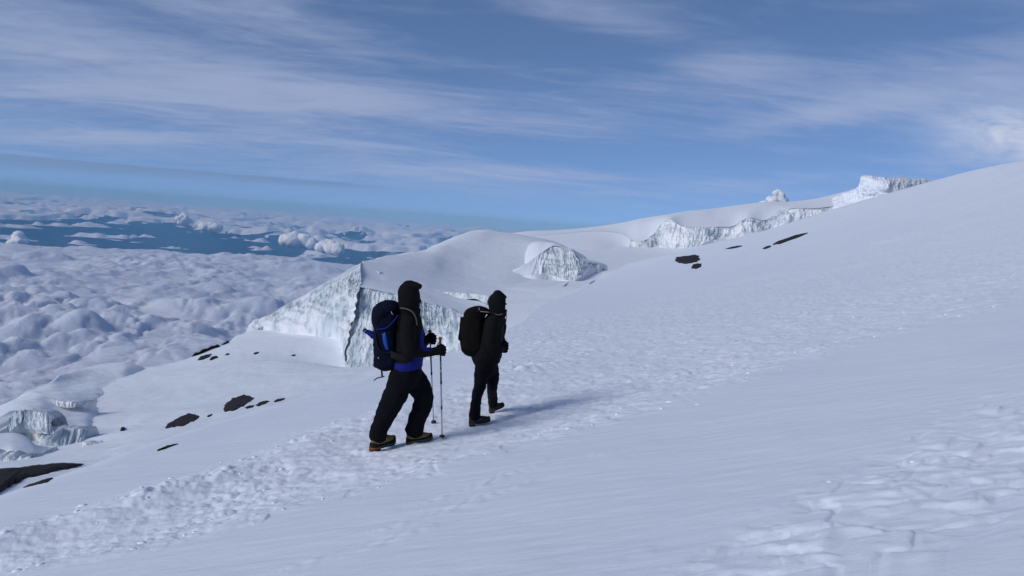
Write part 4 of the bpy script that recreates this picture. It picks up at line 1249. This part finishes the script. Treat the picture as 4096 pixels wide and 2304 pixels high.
# hood: a deep shell open at the front with a stiff brim
def hood(parent, prof, mat, voxel=0.011, fold=0.004, cut=None, seed=0.0):
    o = cloth('hood', prof, mat, parent, voxel, 4, fold, (10, 10, 10), seed)
    if cut is not None:
        bm = bmesh.new(); bm.from_mesh(o.data)
        X, Y = to_px(np.array([v.co[:] for v in bm.verts]))
        dele = inpoly(X, Y, cut)
        bmesh.ops.delete(bm, geom=[v for v, d_ in zip(bm.verts, dele) if d_], context='VERTS')
        bm.to_mesh(o.data); bm.free()
        sol = o.modifiers.new('s', 'SOLIDIFY'); sol.thickness = 0.012
    return o
hood(c1, [[S(1640, 1262, 0, 42, .12), S(1637, 1235, 0, 45, .12), S(1638, 1200, 0, 46, .125), S(1637, 1168, 0, 47, .125), S(1636, 1146, 0, 38, .105), S(1636, 1136, 0, 26, .08)],
          [S(1650, 1146, 0, 24, .09), S(1672, 1146, 0, 16, .085), S(1684, 1143, 0, 8, .075)],
          [S(1650, 1235, 0, 30, .10), S(1672, 1243, 0, 14, .075)]], M_BLACK, cut=[(1676, 1160), (1700, 1150), (1700, 1232), (1676, 1232), (1673, 1200)], seed=2.0)
wire('hood_toggle', [A.p(1676, 1213, -.05), A.p(1686, 1214, -.06), A.p(1690, 1209, -.06)], 0.004, M_STRAP, c1, 6)

def glove(parent, F_, cx, cy, dd, wrist, near=True):
    """a gloved hand closed round an upright grip at (cx, cy): palm, four curled fingers, thumb over the top"""
    k = (F_.Y + dd) / F
    sgn = -1 if near else 1
    G = lambda x, y, z: F_.p(cx + x, cy + y, dd + z)
    t = [[(wrist, .042, .038), (G(-26, 2, sgn * .030), .044, .036), (G(-14, 0, sgn * .034), .048, .026), (G(4, -1, sgn * .034), .046, .022)]]
    for i, (yo, ln, r) in enumerate(((-17, 1.0, .0125), (-6, 1.06, .0125), (5, 1.0, .012), (15, .85, .011))):
        t.append([(G(2, yo, sgn * .034), r, r), (G(14 * ln, yo + 1, sgn * .030), r, r), (G(20 * ln, yo + 2, sgn * .006), r, r), (G(13 * ln, yo + 2, -sgn * .018), r * .95, r * .95), (G(2, yo + 2, -sgn * .020), r * .85, r * .85)])
    t.append([(G(-16, -12, sgn * .020), .015, .014), (G(-6, -22, sgn * .004), .014, .013), (G(6, -24, -sgn * .016), .012, .012), (G(14, -21, -sgn * .022), .010, .010)])
    g = cloth('glove', t, M_GLOVE, parent, 0.0065, 2, 0.0)
    wire('cuff', [wrist + (wrist - G(-26, 2, sgn * .03)) * 0.35, wrist, wrist + (G(-26, 2, sgn * .03) - wrist) * 0.4], 0.046, M_GLOVE, g, 14, 3)
    return g
glove(c1, A, 1762, 1404, -.13, A.p(1727, 1408, -.15), True)
glove(c1, A, 1723, 1358, .22, A.p(1703, 1364, .23), False)
b = boot(c1, *BT[0], 'tan')
b['label'] = 'tan and black boot with red and orange heel'
b = boot(c1, *BT[1], 'tan')
b['label'] = 'tan and black boot with red and orange heel'

# ---------------- trekking poles (held, so things of their own)
def pole(top, tip, grip_dir, label, seed):
    top, tip = Vector(top), Vector(tip)
    ln = (tip - top).length
    d = (tip - top) / ln
    e = empty('trekking_pole', tip)
    tag(e, label, 'trekking pole', 'trekking poles of the rear climber')
    at = lambda s: top + d * s
    def cyl(name, s0, s1, r0, r1, mat, parent=e, n=10):
        bm = bmesh.new()
        tube_bm(bm, [(at(s0), r0, r0), (at(s0 + (s1 - s0) * .5), (r0 + r1) / 2, (r0 + r1) / 2), (at(s1), r1, r1)], n)
        return part(name, bm, mat, parent)
    bm = bmesh.new()
    tube_bm(bm, fill_curve([(at(0.0), .020, .020), (at(.008), .021, .021), (at(.022), .014, .014), (at(.05), .0125, .0125), (at(.075), .016, .016), (at(.11), .0145, .0145), (at(.15), .012, .012)], 2), 14)
    g = part('grip', bm, M_CORK, e)
    cyl('grip_collar', .15, .185, .0125, .010, M_WEB, g)
    cyl('upper_shaft', .18, ln * .42, .0092, .0092, M_PBLK)
    for i, s in enumerate((.27, .295, .32, .36)):
        if s < ln * .40:
            cyl('print_mark', s, s + .012 + .02 * (i == 3), .0095, .0095, M_MARK)
    cyl('joint', ln * .415, ln * .44, .0115, .011, M_PBLK)
    cyl('middle_shaft', ln * .44, ln * .67, .0080, .0080, M_ALU)
    cyl('joint', ln * .66, ln * .69, .0105, .0095, M_PBLK)
    cyl('lower_shaft', ln * .69, ln - .07, .0066, .0062, M_ALU)
    # basket: a small spoked disc
    bm = bmesh.new()
    s = ln - .048
    tube_bm(bm, [(at(s - .012), .008, .008), (at(s - .003), .030, .030), (at(s + .004), .033, .033), (at(s + .010), .012, .012)], 16)
    part('basket', bm, M_PBLK, e)
    cyl('tip', ln - .05, ln - .004, .0055, .0025, M_PBLK)
    wire('wrist_strap', [at(.02), at(.10) + Vector((-.045, -.01, -.02)), at(.17) + Vector((-.035, -.01, 0)), at(.12) + Vector((-.012, 0, 0))], .0045, M_WEB, e, 6, 5, 2.0)
    return e
t1 = ground_at(1769, 1756); t2 = ground_at(1735, 1694)
pole(A.p(1761, 1352, -.13), t1 - Vector((0, 0, .01)), None, 'trekking pole with red grip in the near hand of the climber', 1)
pole(A.p(1719, 1324, .22), t2 - Vector((0, 0, .01)), None, 'trekking pole in the far hand of the climber, partly behind the front knee', 2)

# ---------------- rear climber's backpack
bp = empty('backpack', A.p(1530, 1470, 0))
tag(bp, 'navy and blue hiking backpack on the rear climber with hanging straps', 'backpack')
main = [S(1572, 1250, 0, 28, .14), S(1548, 1290, 0, 48, .17), S(1544, 1340, 0, 48, .175), S(1546, 1390, 0, 50, .175), S(1548, 1430, 0, 50, .17), S(1552, 1456, 0, 44, .16)]
cloth('pack_body', [main], M_NAVY, bp, 0.012, 4, 0.008, (8, 8, 8), 6.0, power=3.0)
lid = [S(1590, 1228, 0, 18, .13), S(1556, 1232, 0, 34, .165), S(1530, 1254, 0, 42, .175), S(1520, 1282, 0, 32, .17), S(1524, 1302, 0, 28, .15)]
ld = cloth('lid', [lid], M_NAVY, bp, 0.012, 4, 0.009, (8, 8, 9), 9.0)
wire('lid_trim', [A.p(1508, 1318, -.165), A.p(1545, 1312, -.185), A.p(1572, 1288, -.185), A.p(1592, 1262, -.16)], 0.009, M_BLUE, ld, 8, 6, 2.2)
bot = [S(1512, 1420, 0, 14, .13), S(1520, 1446, 0, 24, .16), S(1540, 1456, 0, 28, .165), S(1562, 1458, 0, 22, .15)]
cloth('bottom_pocket', [bot], M_NAVY, bp, 0.012, 4, 0.006, (8, 8, 8), 4.0)
# blue side panel, a curved patch lying on the near side
def patch(name, poly, dd, mat, parent, bulge=0.03, thick=0.012):
    poly = np.array(poly, float)
    c = poly.mean(0)
    bm = bmesh.new()
    rings = []
    n = 28
    t = np.linspace(0, len(poly), n, endpoint=False); i = t.astype(int); f = (t - i)[:, None]
    ring = poly[i] * (1 - f) + poly[(i + 1) % len(poly)] * f
    for a, z in ((1.0, thick), (1.0, 0), (.85, -.012), (.5, -.022), (.2, -.026)):
        g = c + (ring - c) * a
        rings.append([bm.verts.new(A.p(x, y, dd + z)) for x, y in g])
    cv = bm.verts.new(A.p(*c, dd - .027))
    for r0, r1 in zip(rings, rings[1:]):
        for k in range(n):
            bm.faces.new((r0[k], r0[(k + 1) % n], r1[(k + 1) % n], r1[k]))
    for k in range(n):
        bm.faces.new((rings[-1][k], rings[-1][(k + 1) % n], cv))
    return part(name, bm, mat, parent)
patch('side_panel', [(1526, 1332), (1541, 1322), (1550, 1350), (1556, 1402), (1543, 1404), (1532, 1372)], -.165, M_PBLUE, bp)
patch('hip_belt', [(1562, 1402), (1590, 1412), (1632, 1424), (1632, 1448), (1590, 1444), (1562, 1432)], -.185, M_WEB, bp)
patch('logo', [(1510, 1430), (1515, 1427), (1518, 1434), (1513, 1438)], -.155, M_MARK, bp)
fl = [S(1494, 1342, -.03, 15, .05), S(1482, 1334, -.03, 11, .04), S(1470, 1328, -.03, 9, .03), S(1463, 1331, -.03, 7, .02)]
cloth('stowed_sleeve', [fl], M_BLUE, bp, 0.008, 2, 0.006, (14, 14, 14), 2.0)
wire('sleeve_cuff', [A.p(1464, 1317, -.05), A.p(1458, 1318, -.03), A.p(1454, 1325, -.01)], 0.010, M_WEB, bp, 8)
wire('shoulder_strap', [A.p(1604, 1232, -.10), A.p(1630, 1237, -.165), A.p(1652, 1250, -.185), A.p(1664, 1272, -.20), A.p(1668, 1300, -.20)], 0.008, M_STRAP, bp, 8, 6, 2.6)
wire('compression_strap', [A.p(1494, 1300, -.10), A.p(1503, 1340, -.17), A.p(1512, 1385, -.185), A.p(1530, 1408, -.19), A.p(1562, 1412, -.18)], 0.007, M_WEB, bp, 8, 5, 2.0)
wire('lid_strap', [A.p(1565, 1246, -.16), A.p(1568, 1254, -.17), A.p(1572, 1257, -.168)], 0.004, M_MARK, bp, 6)
wire('lid_strap', [A.p(1490, 1306, -.10), A.p(1494, 1314, -.13), A.p(1498, 1324, -.15)], 0.005, M_MARK, bp, 6)
wire('hanging_strap', [A.p(1526, 1462, -.06), A.p(1527, 1485, -.06), A.p(1529, 1508, -.06)], 0.010, M_WEB, bp, 8, 4, 1.6)
wire('loose_strap_end', [A.p(1537, 1506, -.06), A.p(1524, 1509, -.06), A.p(1508, 1513, -.05), A.p(1496, 1522, -.05)], 0.006, M_WEB, bp, 8, 5, 2.0)
wire('strap_loop', [A.p(1530, 1470, -.10), A.p(1538, 1482, -.10), A.p(1548, 1482, -.10), A.p(1550, 1474, -.10)], 0.005, M_WEB, bp, 8, 5)
bmk = bmesh.new(); tube_bm(bmk, [(A.p(1496, 1458, -.06), .016, .016), (A.p(1503, 1464, -.06), .022, .022), (A.p(1510, 1468, -.06), .014, .014)], 10)
part('buckle', bmk, M_WEB, bp)
bmk = bmesh.new(); tube_bm(bmk, [(A.p(1494, 1376, -.04), .010, .010), (A.p(1497, 1384, -.04), .016, .016), (A.p(1502, 1390, -.04), .010, .010)], 10)
part('buckle', bmk, M_WEB, bp)
wire('haul_loop', [A.p(1556, 1220, .02), A.p(1562, 1212, .02), A.p(1568, 1220, .02)], 0.006, M_BLUE, bp, 6)

# ---------------- leading climber
g1, g2_ = ground_at(1915, 1704), ground_at(1985, 1652)
Y2 = (g1.y + g2_.y) / 2
B = Fig(Y2)
S = B.c
hl = ground_at(1958, 1655) + Vector((0, 0, .012))
BT2 = [(ground_at(1876, 1706) + Vector((0, 0, .012)), ground_at(1962, 1696) + Vector((0, 0, .03))), (hl, V(2018, 1624, hl.y + .10))]
dn, df = (h_.y + (t_ - h_).y * 0.25 - Y2 for h_, t_ in BT2)
c2 = empty('person', ground_at(1945, 1680))
tag(c2, 'person all in black seen from behind, hands in front, leading on the trail', 'person')
near_leg = [S(1928, 1458, -.07, 26, .105), S(1926, 1500, -.07, 29, .11), S(1920, 1545, -.07 + dn * .2, 24, .10), S(1909, 1578, dn * .5, 21, .09), S(1904, 1610, dn * .8, 20, .085), S(1900, 1645, dn, 22, .085), S(1899, 1668, dn, 22, .085)]
far_leg = [S(1965, 1458, .09, 26, .105), S(1972, 1500, .10, 26, .11), S(1971, 1530, .10, 22, .10), S(1968, 1560, (df + .1) / 2, 19, .09), S(1971, 1590, df, 19, .085), S(1973, 1622, df, 19, .082)]
pelvis = [S(1944, 1430, 0, 46, .18), S(1944, 1465, 0, 42, .18), S(1946, 1490, 0, 38, .16)]
cloth('trousers', [near_leg, far_leg, pelvis], M_TROUS, c2, 0.012, 3, 0.011, (9, 9, 19), 8.0)
torso = [S(1990, 1250, 0, 24, .10), S(1985, 1268, 0, 34, .18), S(1972, 1300, 0, 44, .21), S(1962, 1350, 0, 50, .21), S(1952, 1400, 0, 58, .205), S(1942, 1436, 0, 60, .20), S(1940, 1446, 0, 52, .19)]
arm_n = [S(1975, 1275, -.17, 24, .07), S(1966, 1320, -.22, 26, .075), S(1968, 1372, -.24, 26, .075), S(1984, 1400, -.22, 23, .065), S(2004, 1395, -.17, 17, .055)]
arm_f = [S(2000, 1272, .15, 20, .07), S(2006, 1300, .21, 20, .07), S(2000, 1345, .22, 20, .07), S(2006, 1375, .18, 18, .06), S(2010, 1385, .12, 14, .05)]
cloth('jacket', [torso, arm_n, arm_f], M_BLACK, c2, 0.012, 4, 0.009, (8, 8, 11), 5.0)
head2 = [[S(1996, 1262, 0, 14, .05), S(1994, 1240, 0, 16, .055), S(1994, 1220, 0, 26, .07), S(1993, 1195, 0, 30, .075), S(1992, 1178, 0, 24, .06)],
         [S(2012, 1212, .02, 9, .03), S(2022, 1216, .03, 6, .014), S(2026, 1218, .03, 4, .010)],
         [S(2010, 1232, .02, 10, .03), S(2018, 1236, .02, 6, .02)]]
body(c2, [torso, near_leg, far_leg, arm_n, arm_f], head2)
hood(c2, [[S(1990, 1262, 0, 34, .12), S(1992, 1240, 0, 37, .12), S(1992, 1215, 0, 39, .125), S(1991, 1192, 0, 37, .12), S(1990, 1178, 0, 27, .10), S(1989, 1170, 0, 17, .07)]], M_BLACK, cut=[(2024, 1192), (2040, 1190), (2040, 1240), (2022, 1236)], seed=7.0)
b = boot(c2, *BT2[0], 'grey_panel')
b['label'] = 'brown boot with grey side panel flat on the snow'
b = boot(c2, *BT2[1], 'brown')
b['label'] = 'dark brown boot with its toe lifted'
glove(c2, B, 2012, 1388, .0, B.p(2004, 1392, -.12), True)
glove(c2, B, 2008, 1392, .08, B.p(2008, 1386, .13), False)

# ---------------- leading climber's backpack with a cord round the neck of the hood
b2 = empty('backpack', B.p(1870, 1400, 0))
tag(b2, 'plain dark brown-black rounded backpack on the leading climber', 'backpack')
main = [S(1925, 1246, 0, 28, .13), S(1900, 1268, 0, 42, .17), S(1892, 1310, 0, 50, .18), S(1892, 1355, 0, 52, .18), S(1896, 1395, 0, 50, .17)]
pb = cloth('pack_body', [main], M_BROWN, b2, 0.012, 4, 0.007, (7, 7, 9), 12.0, power=3.0)
topp = [S(1862, 1262, 0, 10, .12), S(1876, 1250, 0, 16, .15), S(1905, 1240, 0, 15, .16), S(1935, 1241, 0, 13, .15), S(1952, 1248, 0, 10, .12)]
cloth('top_pocket', [topp], M_BROWN, b2, 0.011, 4, 0.004, (9, 9, 9), 14.0)
def slab3(name, poly, d0, d1, mat, parent, Fg):
    bm = bmesh.new()
    a = [bm.verts.new(Fg.p(x, y, d0)) for x, y in poly]; c_ = [bm.verts.new(Fg.p(x, y, d1)) for x, y in poly]
    n = len(poly)
    for i in range(n):
        bm.faces.new((a[i], a[(i + 1) % n], c_[(i + 1) % n], c_[i]))
    bm.faces.new(a[::-1]); bm.faces.new(c_)
    bmesh.ops.recalc_face_normals(bm, faces=bm.faces)
    bmesh.ops.bevel(bm, geom=bm.edges[:], offset=.008, segments=2, affect='EDGES')
    return part(name, bm, mat, parent)
slab3('front_pocket', [(1842, 1266), (1853, 1269), (1866, 1262), (1880, 1300), (1880, 1366), (1846, 1367), (1831, 1359), (1838, 1308)], -.13, .13, M_BROWN, b2, B)
slab3('base_pocket', [(1846, 1364), (1900, 1362), (1925, 1380), (1920, 1402), (1876, 1408), (1845, 1403)], -.16, .16, M_BROWN, b2, B)
wire('shoulder_strap', [B.p(1940, 1246, -.13), B.p(1968, 1252, -.185), B.p(1990, 1272, -.19), B.p(1996, 1305, -.20)], 0.009, M_WEB, b2, 8, 5, 2.4)
wire('zip_pull', [B.p(1916, 1231, -.12), B.p(1917, 1240, -.15)], 0.004, M_MARK, b2, 6)
co_ = wire('neck_cord', [B.p(1922, 1246, -.16), B.p(1945, 1248, -.18), B.p(1968, 1252, -.18), B.p(1985, 1258, -.16), B.p(1998, 1259, -.13), B.p(2014, 1252, -.08), B.p(2025, 1242, -.02)], 0.0055, M_CORD, None, 6, 6)
tag(co_, 'thin tan cord looped round the neck of the leading climber', 'cord')
wire('dangling_end', [B.p(2025, 1242, -.02), B.p(2026, 1260, -.02), B.p(2025, 1280, -.03), B.p(2022, 1296, -.03)], 0.004, M_CORD, co_, 6, 5)

# ------------------------------------------------------------------ crumbs of snow along the trail
rnd = random.Random(11)
protos = []
for s in range(4):
    bm = bmesh.new(); bmesh.ops.create_icosphere(bm, subdivisions=2, radius=1.0)
    cc = np.array([v.co[:] for v in bm.verts]); cc = cc * (1 + 0.35 * fbm3(cc * 1.4 + s * 5, 3))[:, None]
    protos.append((cc, np.array([[v.index for v in f.verts] for f in bm.faces]))); bm.free()
cv, cf, base = [], [], 0
def crumb(x, y, r):
    global base
    h = SLOPE_BVH.ray_cast(Vector((x, y, 50)), Vector((0, 0, -1)))[0]
    if h is None:
        return
    cc, ff = protos[rnd.randrange(4)]
    M = np.array(Euler((rnd.uniform(0, 6), rnd.uniform(0, 6), rnd.uniform(0, 6))).to_matrix())
    p = (cc @ M.T) * np.array([r * rnd.uniform(.8, 1.5), r * rnd.uniform(.8, 1.3), r * rnd.uniform(.4, .75)]) + np.array([h.x, h.y, h.z - r * .1])
    cv.append(p); cf.append(ff + base); base += len(p)
Lc = np.concatenate([[0], np.cumsum(np.linalg.norm(np.diff(TR_C, axis=0), axis=1))])
nrm = np.gradient(TR_C, axis=0); nrm = np.stack([-nrm[:, 1], nrm[:, 0]], 1); nrm /= np.linalg.norm(nrm, axis=1)[:, None]
for k in range(520):
    s = Lc[-1] * rnd.random() ** 1.5
    c = np.array([np.interp(s, Lc, TR_C[:, i]) for i in (0, 1)]); nn = np.array([np.interp(s, Lc, nrm[:, i]) for i in (0, 1)]); w = np.interp(s, Lc, TR_W)
    o_ = rnd.choice([rnd.gauss(.85, .18), rnd.gauss(.85, .18), rnd.gauss(-.85, .15), rnd.uniform(-1, 1)])
    crumb(*(c + nn * w * o_), rnd.choice([.008, .012, .018, .026]) * rnd.uniform(.7, 1.3))
for px, py, r in [(2045, 1458, .045), (3320, 1950, .02), (3650, 1870, .018)]:
    g = cast_slope(px, py)
    crumb(*g, r)
me = mesh_np('snow_crumbs', np.concatenate(cv), np.concatenate(cf))
tag(link('snow_crumbs', me, M_SNOW), 'loose crumbs of snow strewn along the trodden trail', 'snow', kind='stuff')
